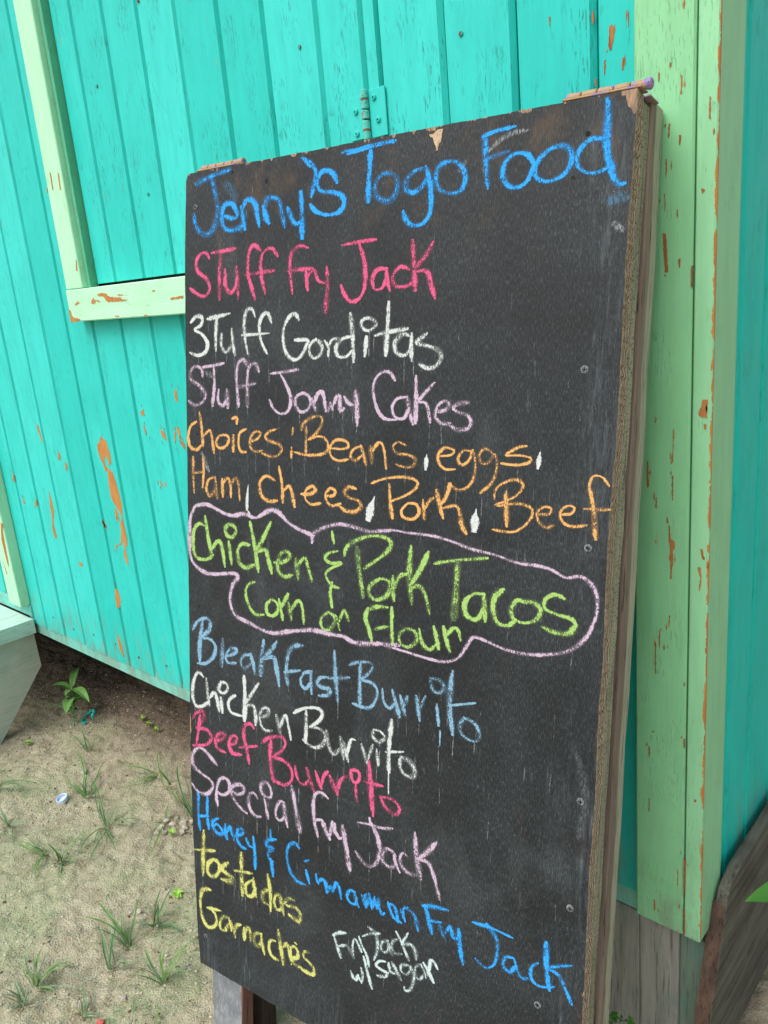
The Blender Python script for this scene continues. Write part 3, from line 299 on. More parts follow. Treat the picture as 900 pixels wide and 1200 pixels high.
CH = {'blue': (0.035, 0.35, 0.83), 'pink': (0.66, 0.11, 0.24), 'white': (0.60, 0.64, 0.63), 'lilac': (0.56, 0.44, 0.56),
      'orange': (0.72, 0.40, 0.14), 'green': (0.35, 0.56, 0.16), 'paleblue': (0.22, 0.40, 0.55), 'yellow': (0.60, 0.61, 0.19), 'mint': (0.54, 0.66, 0.66)}
def chalk_mat(name, col):
    n = N('chalk_' + name); p = n.obj()
    uv = n.xyz(n.node('ShaderNodeTexCoord').outputs['UV'])
    e = n.math('SUBTRACT', 1.0, n.math('ABSOLUTE', n.math('SUBTRACT', n.math('MULTIPLY', uv[0], 2.0), 1.0)))
    g1 = n.noise(n.scale(p, (1, 1, .45)), 760, 2, .75); g2 = n.noise(p, 75, 3, .6)
    d = n.math('ADD', n.step(e, .0, .75, .10, .60), n.math('MULTIPLY', n.math('SUBTRACT', g2, .5), .7))
    d = n.math('ADD', d, n.math('MULTIPLY', n.math('SUBTRACT', uv[1], .5), .12))
    pr = n.noise(p, 38, 2, .5); d = n.math('ADD', d, n.math('MULTIPLY', n.math('SUBTRACT', pr, .5), .45))
    al = n.step(n.math('SUBTRACT', d, g1), -.07, .10, 0.0, .94)
    al = n.math('MAXIMUM', al, n.step(e, .0, .4, .0, .16))
    c2 = n.mix(n.step(n.noise(p, 420, 2, .6), .35, .65), tuple(c * .78 for c in col), col)
    return n.done(c2, .95, n.bump(g1, .4, .0005), al)
for k, v in CH.items(): M['chalk_' + k] = chalk_mat(k, v)

def soil():
    n = N('sandy_soil'); p = n.pos(); c = n.xyz(p)
    big = n.noise(p, 2.6, 4, .6, .3); mid = n.noise(p, 28, 4, .65); fine = n.noise(p, 230, 4, .72); grit = n.vor(p, 260)
    col = n.mix(n.step(mid, .3, .7), (0.30, .26, .18), (0.43, .385, .28))
    col = n.mix(n.math('MULTIPLY', n.step(big, .42, .62), .8), col, (0.30, .32, .19))      # film of algae
    col = n.mix(n.math('MULTIPLY', n.step(fine, .52, .66), .7), col, (0.15, .125, .085))
    col = n.mix(n.math('MULTIPLY', n.step(grit, .28, .10), n.step(mid, .42, .6)), col, (0.58, .53, .44))
    under_shade = n.step(n.math('ADD', c[1], n.math('MULTIPLY', n.math('SUBTRACT', mid, .5), .25)), -.0, .15)
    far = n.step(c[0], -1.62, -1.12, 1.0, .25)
    col = n.mix(n.math('MULTIPLY', under_shade, far), col, n.mix(n.step(fine, .4, .6), (0.13, .10, .07), (0.24, .19, .135)))   # shade under the house painted into the soil colour
    h = n.math('ADD', n.math('MULTIPLY', fine, .7), n.math('ADD', n.math('MULTIPLY', mid, 1.2), n.math('MULTIPLY', grit, -.6)))
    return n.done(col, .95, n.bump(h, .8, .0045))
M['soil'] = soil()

def plain(name, a, b, scale=60, rough=.6, stretch=(1, 1, 1), bump=.3):
    n = N(name); p = n.obj(); f = n.noise(n.scale(p, stretch), scale, 3, .6)
    return n.done(n.mix(n.step(f, .35, .65), a, b), rough, n.bump(f, bump, .001))
M['blade'] = plain('grass_blade_green', (0.085, .19, .045), (0.15, .27, .07), 40)
M['blade_dark'] = plain('grass_blade_dark', (0.05, .13, .045), (0.10, .20, .07), 40)
M['blade_grey'] = plain('grass_blade_greyed', (0.14, .22, .12), (0.20, .28, .16), 40)
M['straw'] = plain('dry_grass_straw', (0.33, .27, .15), (0.24, .19, .10), 40)
M['leaf'] = plain('leaf_green', (0.10, .24, .055), (0.14, .31, .08), 50, .5)
M['leaf_lime'] = plain('lime_leaf', (0.22, .42, .05), (0.28, .48, .07), 60, .5)
M['leaf_glossy'] = plain('broad_leaf_green', (0.04, .15, .018), (0.08, .235, .03), 30, .35, (1, .2, 1))
M['cap'] = plain('pale_blue_plastic', (0.50, .60, .78), (0.55, .65, .80), 30, .4)
M['ring'] = plain('teal_plastic', (0.01, .32, .26), (0.02, .42, .35), 30, .35)
M['stone'] = plain('pale_soil_clod', (0.50, .45, .37), (0.36, .31, .24), 90, .95, bump=1.0)
M['stone2'] = plain('grey_pebble', (0.30, .29, .26), (0.42, .40, .35), 120, .9, bump=.8)
M['leaflitter'] = plain('dead_leaf_brown', (0.16, .09, .045), (0.10, .06, .03), 60, .9)
M['red'] = plain('red_scrap', (0.50, .10, .08), (0.4, .08, .07), 60, .6)
M['metal'] = plain('painted_over_screw', (0.05, .055, .06), (0.22, .24, .25), 500, .5)
M['hole'] = plain('dark_nail_hole', (0.01, .01, .01), (0.02, .016, .012), 100, .9)
M['teal_metal'] = paint('teal_paint_on_metal', TEAL, TEALP, (0.12, 0.12, 0.09), flecks=.4, chips=0.0, brush=.2, rough=.45)
def rusty(name, a, rust, thr=.55, s=70):
    n = N(name); p = n.obj(); f = n.noise(p, s, 3, .6); g = n.noise(p, 300, 3, .6)
    col = n.mix(n.step(f, thr, thr + .04), a, rust); col = n.mix(n.math('MULTIPLY', n.step(g, .55, .7), .6), col, (0.05, .035, .03))
    return n.done(col, .6, n.bump(n.math('ADD', f, g), .5, .001))
M['barrel_teal'] = rusty('rusty_teal_barrel', (0.10, .52, .44), (0.32, .17, .08))
M['barrel_purple'] = rusty('rusty_purple_barrel', (0.26, .19, .40), (0.36, .24, .13), .47, 55)
M['nail'] = rusty('rusty_painted_nail', (0.02, .34, .29), (0.16, .07, .03), .47, 200)
M['rust'] = plain('orange_rust', (0.45, .12, .03), (0.28, .10, .05), 200, .8)

# ---------------------------------------------------------------- mesh helpers
def mesh_obj(name, verts, faces, mat, parent=None, mats=None, midx=None, smooth=False, uvs=None, kind=None, label=None):
    me = bpy.data.meshes.new(name)
    me.from_pydata([tuple(v) for v in verts], [], faces)
    for m in (mats or [mat]): me.materials.append(m)
    if midx is not None: me.polygons.foreach_set('material_index', midx)
    if smooth: me.polygons.foreach_set('use_smooth', [True] * len(me.polygons))
    if uvs is not None:
        uvl = me.uv_layers.new(name='UVMap'); uvl.data.foreach_set('uv', np.asarray(uvs, dtype=np.float32).ravel())
    me.update()
    o = bpy.data.objects.new(name, me); C.objects.link(o)
    if parent is not None: o.parent = parent
    if kind: o['kind'] = kind
    if label: o['label'] = label
    return o

def tag(o, label, cat, group=None):
    o['label'] = label; o['category'] = cat
    if group: o['group'] = group
    return o

def empty(name, loc=(0, 0, 0), rot=None):
    o = bpy.data.objects.new(name, None); C.objects.link(o); o.location = loc; o.empty_display_size = .05
    if rot is not None: o.matrix_world = rot
    return o

class MB:
    def __init__(s): s.v = []; s.f = []; s.mi = []
    def add(s, v, f, mi=0):
        k = len(s.v); s.v += [tuple(q) for q in v]; s.f += [tuple(i + k for i in q) for q in f]; s.mi += [mi] * len(f)
    def box(s, x0, x1, y0, y1, z0, z1, ch=0.0, mi=0):
        """box with chamfered arrises"""
        if ch <= 0:
            v = [(x, y, z) for z in (z0, z1) for y in (y0, y1) for x in (x0, x1)]
            s.add(v, [(0, 2, 3, 1), (4, 5, 7, 6), (0, 1, 5, 4), (2, 6, 7, 3), (0, 4, 6, 2), (1, 3, 7, 5)], mi); return
        c = ch; v = []; X = (x0, x1); Y = (y0, y1); Z = (z0, z1); idx = {}
        for i in (0, 1):
            for j in (0, 1):
                for k in (0, 1):
                    sx, sy, sz = (1 - 2 * i), (1 - 2 * j), (1 - 2 * k)
                    for a in range(3):
                        q = [X[i] + sx * c, Y[j] + sy * c, Z[k] + sz * c]
                        q[a] = (X[i], Y[j], Z[k])[a]
                        idx[(i, j, k, a)] = len(v); v.append(q)
        f = []
        g = lambda i, j, k, a: idx[(i, j, k, a)]
        for i in (0, 1): f.append((g(i,0,0,0), g(i,1,0,0), g(i,1,1,0), g(i,0,1,0)) if i else (g(i,0,0,0), g(i,0,1,0), g(i,1,1,0), g(i,1,0,0)))
        for j in (0, 1): f.append((g(0,j,0,1), g(0,j,1,1), g(1,j,1,1), g(1,j,0,1)) if j else (g(0,j,0,1), g(1,j,0,1), g(1,j,1,1), g(0,j,1,1)))
        for k in (0, 1): f.append((g(0,0,k,2), g(1,0,k,2), g(1,1,k,2), g(0,1,k,2)) if k else (g(0,0,k,2), g(0,1,k,2), g(1,1,k,2), g(1,0,k,2)))
        for i in (0, 1):
            for j in (0, 1): q = (g(i,j,0,0), g(i,j,0,1), g(i,j,1,1), g(i,j,1,0)); f.append(q if i != j else q[::-1])
        for i in (0, 1):
            for k in (0, 1): q = (g(i,0,k,0), g(i,1,k,0), g(i,1,k,2), g(i,0,k,2)); f.append(q if i != k else q[::-1])
        for j in (0, 1):
            for k in (0, 1): q = (g(0,j,k,1), g(0,j,k,2), g(1,j,k,2), g(1,j,k,1)); f.append(q if j != k else q[::-1])
        for i in (0, 1):
            for j in (0, 1):
                for k in (0, 1):
                    q = (g(i,j,k,0), g(i,j,k,1), g(i,j,k,2)); f.append(q if (i + j + k) % 2 else q[::-1])
        s.add(v, f, mi)
    def prism(s, poly, a, b, axis='y', mi=0):
        """extrude a 2-D polygon; axis y: poly=(x,z), axis x: poly=(y,z), axis z: poly=(x,y)"""
        def P(q, t): return {'y': (q[0], t, q[1]), 'x': (t, q[0], q[1]), 'z': (q[0], q[1], t)}[axis]
        n = len(poly); v = [P(q, a) for q in poly] + [P(q, b) for q in poly]
        ar = sum(poly[i][0] * poly[(i + 1) % n][1] - poly[(i + 1) % n][0] * poly[i][1] for i in range(n))
        fl = (ar > 0) != (axis == 'y')
        f0 = tuple(range(n)); f1 = tuple(range(n, 2 * n))
        f = [f0[::-1], f1] if fl else [f0, f1[::-1]]
        for i in range(n):
            j = (i + 1) % n; q = (i, j, n + j, n + i); f.append(q if fl else q[::-1])
        s.add(v, f, mi)
    def tube(s, pts, r, seg=8, mi=0, cap=True):
        pts = [Vector(p) for p in pts]; n = len(pts); rr = r if isinstance(r, (list, tuple)) else [r] * n
        k0 = len(s.v); up = Vector((0, 0, 1))
        for i, p in enumerate(pts):
            d = (pts[min(i + 1, n - 1)] - pts[max(i - 1, 0)]).normalized()
            a = d.cross(up if abs(d.z) < .9 else Vector((1, 0, 0))).normalized(); b = d.cross(a)
            for j in range(seg):
                t = 2 * math.pi * j / seg; q = p + (a * math.cos(t) + b * math.sin(t)) * rr[i]; s.v.append(tuple(q))
        for i in range(n - 1):
            for j in range(seg):
                j2 = (j + 1) % seg; s.f.append((k0 + i*seg + j, k0 + i*seg + j2, k0 + (i+1)*seg + j2, k0 + (i+1)*seg + j)); s.mi.append(mi)
        if cap:
            s.f.append(tuple(k0 + j for j in range(seg))[::-1]); s.f.append(tuple(k0 + (n-1)*seg + j for j in range(seg))); s.mi += [mi, mi]
    def build(s, name, mat, parent=None, mats=None, **kw):
        return mesh_obj(name, s.v, s.f, mat, parent, mats=mats, midx=s.mi if mats else None, **kw)

def vnoise(x, y, f, seed):
    """smooth value noise on numpy arrays"""
    r = np.random.default_rng(seed).random((256, 256)); X = x * f; Y = y * f
    xi = np.floor(X).astype(int); yi = np.floor(Y).astype(int); u = X - xi; v = Y - yi
    u = u * u * (3 - 2 * u); v = v * v * (3 - 2 * v)
    g = lambda a, b: r[(xi + a) % 256, (yi + b) % 256]
    return (g(0,0) * (1-u) + g(1,0) * u) * (1-v) + (g(0,1) * (1-u) + g(1,1) * u) * v - .5

def ground_h(x, y):
    x = np.asarray(x, float); y = np.asarray(y, float)
    h = .026 * vnoise(x, y, 3.1, 1) + .012 * vnoise(x, y, 9, 2) + .007 * vnoise(x, y, 27, 3) + .0060 * vnoise(x, y, 70, 4) + .0050 * vnoise(x, y, 170, 5)
    fall = np.clip(1.5 - np.hypot(x + 1, y) / 4, 0, 1)
    return h * fall + .02 * np.clip((y - .0) * 2, 0, 1)

# ---------------------------------------------------------------- the ground
def axis(a, b, step, lo, hi):
    core = np.arange(a, b + step / 2, step); r = []; d = step; x = core[-1]
    while x < hi: d *= 1.35; x += d; r.append(x)
    l = []; d = step; x = core[0]
    while x > lo: d *= 1.35; x -= d; l.append(x)
    return np.concatenate([l[::-1], core, r])
gx = axis(-2.35, 0.3, .0052, -60, 60); gy = axis(-.75, .50, .0052, -60, 60)
GX, GY = np.meshgrid(gx, gy); GZ = ground_h(GX, GY)
nx, ny = len(gx), len(gy)
co = np.stack([GX, GY, GZ], -1).reshape(-1, 3).astype(np.float32)
me = bpy.data.meshes.new('ground'); I = np.arange(nx * ny).reshape(ny, nx)
fa = np.stack([I[:-1, :-1], I[:-1, 1:], I[1:, 1:], I[1:, :-1]], -1).reshape(-1, 4)
me.vertices.add(len(co)); me.vertices.foreach_set('co', co.ravel()); me.loops.add(fa.size); me.loops.foreach_set('vertex_index', fa.ravel().astype(np.int32))
me.polygons.add(len(fa)); me.polygons.foreach_set('loop_start', np.arange(0, fa.size, 4, dtype=np.int32)); me.polygons.foreach_set('loop_total', np.full(len(fa), 4, dtype=np.int32))
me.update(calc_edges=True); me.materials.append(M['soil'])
ground = bpy.data.objects.new('ground', me); C.objects.link(ground); ground['kind'] = 'structure'

# ---------------------------------------------------------------- the house
house = empty('wooden_house', (0, 0, 0))
tag(house, 'turquoise plank house with light green trim behind the chalkboard', 'house')

def vplank(name, x0, x1, z0, z1, parent, mat, y=0.0, th=.02, ch=.0048, dep=.0075, gap=.0011, ragged=0.0):
    """tongue and groove board, V groove at both arrises, front at y"""
    x0 += gap; x1 -= gap
    prof = [(x0, y + th), (x0, y + dep), (x0 + ch, y), (x1 - ch, y), (x1, y + dep), (x1, y + th)]
    b = MB(); n = len(prof)
    zs = [z0, z1]
    v = [(p[0], p[1], z + (ragged * (random.random() - .5) if z == z0 else 0)) for z in zs for p in prof]
    f = [tuple(range(n))[::-1], tuple(range(n, 2 * n))] + [(i, (i + 1) % n, n + (i + 1) % n, n + i) for i in range(n)]
    b.add(v, [q[::-1] for q in f])
    return b.build(name, mat, parent)

GR = [-1.9585, -1.8535, -1.7458, -1.6385, -1.5300, -1.4195, -1.3085, -1.1965, -1.0880, -0.9840, -0.8800, -0.7730, -0.6700, -0.5628, -0.4548, -0.3494, -0.2464, -0.1443, -0.0560]
SEAM = -0.4800
ZB, ZT = .316, 2.45
planks = {}
for a, b in zip(GR[:-1], GR[1:]):
    yo = random.uniform(-.0008, .0008)
    if b <= -1.27:
        planks[a] = vplank('plank', a, b, ZB + random.uniform(-.003, .003), ZT, house, M['teal'], yo, ragged=.004)
    elif a < SEAM - .03:
        planks[a] = vplank('plank', a, b, ZB + random.uniform(-.003, .003), 1.18, house, M['teal'], yo, ragged=.004)
        planks[a + 100] = vplank('plank', a, b, 2.1, ZT, house, M['teal'], yo)
    else:
        planks[a] = vplank('plank', a, b, ZB, ZT, house, M['teal_rough'], yo, ragged=.004)
# board just left of the hinge seam is cut by it: lower run full, upper run ends at the seam
# ---- shutter inside the window frame
shutter = empty('window_shutter', (-1.27, 0, 1.21)); shutter.parent = house
def rel(o, p): o.location = (-p.location.x, -p.location.y, -p.location.z)
first = True
SG = [-1.2632, -1.1900, -1.0865, -0.9828, -0.8791, -0.7733, -0.6717, -0.5628, SEAM]
for a, b in zip(SG[:-1], SG[1:]):
    o = vplank('plank', a, b, 1.217, 2.02, shutter, M['teal_rough'], random.uniform(-.0006, .0008), gap=.0007); rel(o, shutter)
# planks right of the seam run full height between the seam and the next groove
planks['s'] = vplank('plank', SEAM + .002, -0.4548, ZB, ZT, house, M['teal_rough'], .0, ch=.0015)
# added solid core filling the house, blocks light behind the boards
b = MB(); b.box(-3.2, -.03, .022, 3.2, .283, 2.44); b.build('light_block_core', M['core'], house)
# ---- bottom band
b = MB(); b.box(-1.93, -.090, .0035, .021, .282, .3245, .0015); b.build('bottom_board', M['teal_band'], house)
# ---- window casing and sill rail
win = empty('window_frame', (-1.3, -.025, 1.21)); win.parent = house
b = MB(); b.box(-1.3425, -1.2765, -.026, -.0002, 1.2115, 2.16, .0018); o = b.build('side_casing', M['green_pale'], win); rel(o, win)
b = MB(); b.box(-1.2762, -1.2640, -.014, .006, 1.2115, 2.05, .001); o = b.build('stop_bead', M['green_dim'], win); rel(o, win)
b = MB(); b.box(-1.3425, -.395, -.0285, -.0003, 1.146, 1.2105, .002); o = b.build('sill_rail', M['green_rail'], win); rel(o, win)
b = MB(); b.box(-1.3425, -.395, -.026, -.0003, 2.05, 2.13, .002); o = b.build('head_casing', M['green_rail'], win); rel(o, win)
# ---- hinge
def hinge_wall(x, z0, z1):
    h = empty('hinge', (x, 0, z0)); h.parent = house
    b = MB(); b.box(x - .034, x - .006, -.0032, -.0008, z0 + .004, z1 - .006, .0006); b.box(x + .005, x + .034, -.0034, -.0008, z0 + .002, z1 - .002, .0006)
    o = b.build('hinge_leaf', M['teal_metal'], h); rel(o, h)
    b = MB(); n = 5; L = (z1 - z0)
    for i in range(n):
        za = z0 + L * i / n + .0008; zb = z0 + L * (i + 1) / n - .0008
        b.tube([(x, -.0065, za), (x, -.0065, za + .001), (x, -.0065, zb - .001), (x, -.0065, zb)], [.0045, .0055, .0055, .0045], 12)
    o = b.build('hinge_barrel', M['barrel_teal'], h); rel(o, h)
    for za, zb in ((.19, .215), (.79, .803)):
        b = MB(); b.tube([(x, -.0065, z0 + L * za), (x, -.0065, z0 + L * zb)], .0057, 12); o = b.build('rust_collar', M['rust'], h); rel(o, h)
    for dx, dz in ((-.021, .19), (-.020, .62), (.020, .36), (.015, .80)):
        b = MB(); zc = z0 + L * dz
        b.tube([(x + dx, -.0032, zc), (x + dx, -.0052, zc), (x + dx, -.0060, zc)], [.0042, .0040, .0028], 12)
        b.tube([(x + dx, -.00605, zc), (x + dx, -.00620, zc)], .0013, 8, mi=1)
        o = b.build('screw', None, h, mats=[M['teal_metal'], M['hole']]); rel(o, h)
hinge_wall(SEAM, 1.357, 1.421)
hinge_wall(SEAM, 1.90, 1.964)
# ---- corner boards
b = MB(); b.box(-.0880, -.0235, -.025, -.0004, .302, 2.45, .0022); post_l = b.build('corner_board', M['green'], house)
b = MB(); b.box(-.0215, .0, -.025, .0445, .302, 2.45, .0016); post_r = b.build('corner_board', M['green'], house)
# ---- side wall, facing +X
def splank(y0, y1, z0):
    b = MB(); prof = [(-.006, y0), (-.006 - .004, y0 + .0003), (-.0065, y0 + .0045), (-.0065, y1 - .0045), (-.0105, y1 - .0003), (-.028, y1 - .0003), (-.028, y0)]
    prof = [(-.028, y0 + .0004), (-.0125, y0 + .0004), (-.0060, y0 + .0085), (-.0060, y1 - .0035), (-.0125, y1 - .0004), (-.028, y1 - .0004)]
    n = len(prof); v = [(p[0], p[1], z + (random.uniform(-.004, .004) if z == z0 else 0)) for z in (z0, ZT) for p in prof]
    f = [tuple(range(n))[::-1], tuple(range(n, 2 * n))] + [(i, (i + 1) % n, n + (i + 1) % n, n + i) for i in range(n)]
    b.add(v, f); return b.build('plank', M['teal_side'], house)
sy = [.022, .070, .152, .250, .352, .455, .56, .66, .765, .87, .97, 1.075, 1.18]
while sy[-1] < 3.1: sy.append(sy[-1] + .104)
for i, (a, c2) in enumerate(zip(sy[:-1], sy[1:])): splank(a, c2, .338)
# ---- door left of the wall planks
door = empty('door', (-2.4, 0, .37)); door.parent = house
xs = [-2.75, -2.64, -2.53, -2.42, -2.31, -2.20, -2.095, -2.002]
for a, c2 in zip(xs[:-1], xs[1:]):
    o = vplank('plank', a, c2, .372, 2.2, door, M['teal'], .004); rel(o, door)
b = MB(); b.box(-2.001, -1.928, -.030, -.0003, .372, 2.27, .002); b.build('door_casing', M['green_pale'], house)
b = MB(); b.box(-2.82, -2.752, -.030, -.0003, .372, 2.27, .002); b.build('door_casing', M['green_pale'], house)
b = MB(); b.box(-2.86, -1.925, -.006, .021, .336, .371, .0015); b.build('door_sill', M['teal_band'], house)
b = MB(); b.box(-2.95, -2.822, .0, .021, .316, 2.45, .0015); b.box(-2.822, -2.003, .0, .021, 2.201, 2.45, .0015); b.build('plank', M['teal'], house)
b = MB(); b.box(-2.002, -1.9600, .0, .021, .372, 2.45, .0005); b.build('plank', M['teal'], house)
# ---- roof with an overhang above the frame
b = MB(); b.prism([(-.22, 2.47), (3.5, 3.05), (3.5, 3.08), (-.22, 2.50)], -3.4, .22, 'x'); b.build('roof', plain('grey_zinc_roof', (0.35, .36, .36), (0.28, .28, .27), 20, .4), house)
# ---- foundation at the corner
b = MB(); b.box(-.205, -.0980, .004, .035, -.02, .2795, .0015); b.build('foundation_board', M['found'], house)
b = MB(); b.box(-.0975, -.0395, .0055, .035, -.02, .2785, .0015); b.build('foundation_board', M['found'], house)
b = MB(); b.box(-.0380, -.0030, .004, .06, -.02, .2790, .0015); b.build('foundation_board', M['found_green'], house)
b = MB(); b.prism([(.018, .345), (.005, .30), (-.028, .20), (-.05, .11), (-.066, .045), (.0, .050), (.08, .085), (.25, .092), (3.0, .10), (3.0, .372), (.25, .374), (.06, .372), (.030, .362)], .0045, .0185, 'x')
b.build('skid_beam', None, house, mats=[M['beam']])
b = MB(); b.prism([(.0165, .340), (.0035, .298), (-.0295, .198), (-.0515, .108), (-.0675, .043), (-.060, .043), (-.0445, .108), (-.0225, .198), (.0105, .298), (.0235, .340)], -.002, .0175, 'x'); b.build('split_beam_end', M['beam_end'], house)
for px, pz, py in ((-2.7, .14, .2), (-2.7, .14, 2.8), (-.3, .14, 2.8)):
    b = MB(); b.box(px - .1, px + .1, py - .1, py + .1, -.03, .2825, .004); b.build('foundation_post', M['found'], house)

# ---- bare wood where paint fell away
def ragged(poly, amp):
    out = []
    for i, p in enumerate(poly):
        q = poly[(i + 1) % len(poly)]; d = math.hypot(q[0] - p[0], q[1] - p[1]); k = max(1, int(d / .0022))
        for j in range(k):
            t = j / k; out.append((p[0] + (q[0] - p[0]) * t + random.uniform(-amp, amp), p[1] + (q[1] - p[1]) * t + random.uniform(-amp, amp) * 2))
    return out
face = {'wall': 0.0, 'post': -.025, 'rail': -.0285, 'casing': -.026, 'door_casing': -.030}
for kind, poly in PATCHES:
    pl = [(a / 1e4, c2 / 1e4) for a, c2 in poly]; cx = sum(p[0] for p in pl) / len(pl)
    par, yo = house, face[kind]
    if kind == 'wall':
        for (k, o) in planks.items():
            xsv = [v.co.x for v in o.data.vertices]
            if isinstance(k, float) and k < 50 and min(xsv) <= cx <= max(xsv): par = o; yo = min(v.co.y for v in o.data.vertices)
    elif kind == 'post': par = post_l if cx < -.0225 else post_r
    b = MB(); b.prism(ragged(pl, .0005), yo - .0005, yo + .0010, 'y')
    ext = max(p[1] for p in pl) - min(p[1] for p in pl)
    if kind in ('wall', 'post') and ext > .012:
        for q in range(3 if kind == 'wall' and cx < -.5 else 1):       # slivers flaked off round the main bare patch
            k = random.choice(pl); sx = k[0] + random.uniform(-.006, .006); sz = k[1] + random.uniform(-.012, .012); hh = random.uniform(.0015, .006); ww_ = random.uniform(.0005, .0012)
            if kind == 'post' and abs(sx + .0225) < .004: continue
            b2 = MB(); b2.prism(ragged([(sx - ww_, sz), (sx, sz - hh), (sx + ww_, sz - hh * .2), (sx + ww_ * .4, sz + hh)], .0002), yo - .0005, yo + .0010, 'y'); b2.build('bare_wood_patch', M['bare_dark'], par)
    b.build('bare_wood_patch', M['bare_dark' if (kind == 'post' or (kind == 'wall' and cx > -.5)) else 'bare'], par)

for x, z in ((-.972, 1.655), (-.60, 1.50), (-1.14, 1.56), (-1.03, 1.36), (-.74, 1.62), (-.32, 1.45), (-1.58, .36), (-1.37, .35), (-1.69, .35), (-1.475, .36), (-1.80, .36), (-1.25, .36)):
    b = MB(); b.tube([(x, .0004, z), (x, -.0013, z), (x, -.0017, z)], [.0030, .0030, .0020], 10); b.build('nail_head', M['nail'], house)

# ---------------------------------------------------------------- the steps at the door
steps = empty('door_steps', (-2.4, -.2, 0)); tag(steps, 'weathered pale teal wooden steps below the door at the left edge', 'steps')
b = MB(); b.prism([(-2.86, -.012), (-1.915, -.008), (-1.925, -.20), (-1.922, -.275), (-2.86, -.275)], .290, .332, 'z'); o = b.build('tread', M['step'], steps); rel(o, steps)
b = MB(); b.box(-2.86, -1.925, -.52, -.262, .135, .175, .003); o = b.build('tread', M['step'], steps); rel(o, steps)
for x in (-1.975, -2.84):
    b = MB(); b.prism([(-.006, .2895), (-.004, .178), (-.178, -.02), (-.46, -.02), (-.46, .1345), (-.262, .1345), (-.262, .2895)], x, x + .035, 'x'); o = b.build('stringer', M['stringer'], steps); rel(o, steps)

# ---------------------------------------------------------------- the chalkboard sign
U = Vector((0.9914975946510413, 0.12923549678281238, -0.015189014862694722)); V = Vector((0.005822630880040772, -0.16067211315775812, -0.9869906630880839)); NB = Vector((-0.12999467977895968, 0.9785104283678945, -0.16005850431778212))
BO = Vector((-0.646, -0.192, 1.332)); SL = 1.350
foot = BO + U * .305 + V * SL
mat = Matrix(((U.x, NB.x, -V.x, foot.x), (U.y, NB.y, -V.y, foot.y), (U.z, NB.z, -V.z, foot.z), (0, 0, 0, 1)))
sign = empty('chalkboard_sign', rot=mat)
tag(sign, 'tall black chalkboard menu sign leaning on the green corner post', 'chalkboard')
BW, BH = .61, 1.172
def bp(u, v): return (u - .305, SL - v)

per = []
def edge(p, q, amp, step=.004, bow=0.0):
    d = math.hypot(q[0] - p[0], q[1] - p[1]); n = int(d / step); nx_, ny_ = -(q[1] - p[1]) / d, (q[0] - p[0]) / d; w = 0
    for j in range(n):
        t = j / n; w = .75 * w + random.uniform(-amp, amp) * .6; k = w + bow * math.sin(math.pi * t)
        if j == 0: k = 0
        per.append((p[0] + (q[0] - p[0]) * t + nx_ * k, p[1] + (q[1] - p[1]) * t + ny_ * k))
tl, tr, br, bl = bp(.004, .0), bp(.609, .0), bp(BW, BH), bp(.0, BH); tl2 = bp(.0, .006)
RE = [(.609, .0), (.609, .065), (.6075, .11), (.607, .16), (.608, .26), (.6085, .32), (.6065, .40), (.6065, .45), (.608, .565), (.6065, .60), (.6085, .70), (.607, .80), (.6085, .90), (BW, BH)]
LE = [(-.001, BH), (-.0057, 1.118), (-.0079, 1.061), (-.0116, .963), (-.0145, .853), (-.0138, .78), (-.0122, .69), (-.0106, .535), (-.0095, .435), (-.0080, .302), (-.0078, .22), (-.0055, .105), (-.0015, .03), (-.0005, .009), (.004, .0)]
edge(tl, bp(*RE[0]), .0004)
for a, c2 in zip(RE[:-1], RE[1:]): edge(bp(*a), bp(*c2), .0006, .0035)
edge(bp(*RE[-1]), bp(*LE[0]), .0007)
for a, c2 in zip(LE[:-1], LE[1:]): edge(bp(*a), bp(*c2), .0003)
n = len(per); PT = .0205; y1 = .0006
v = [(p[0], 0.0, p[1]) for p in per] + [(p[0] * (1 + random.uniform(-.002, .002)), PT, p[1] * (1 + random.uniform(-.0005, .0005))) for p in per]
mid = [(p[0] + random.uniform(-.0030, .0012) * (1 if p[0] > 0 else -1), PT * random.uniform(.3, .7), p[1]) for p in per]
v += mid
f = [tuple(range(n)), tuple(range(n, 2 * n))[::-1]]; mi = [0, 1]
for i in range(n):
    j = (i + 1) % n; f.append((i, 2 * n + i, 2 * n + j, j)); f.append((2 * n + i, n + i, n + j, 2 * n + j)); mi += [1, 1]
panel = mesh_obj('board_panel', v, f, None, sign, mats=[M['black'], M['ply']], midx=mi)
import bmesh
bm = bmesh.new(); bm.from_mesh(panel.data); bmesh.ops.recalc_face_normals(bm, faces=bm.faces); bm.to_mesh(panel.data); bm.free()

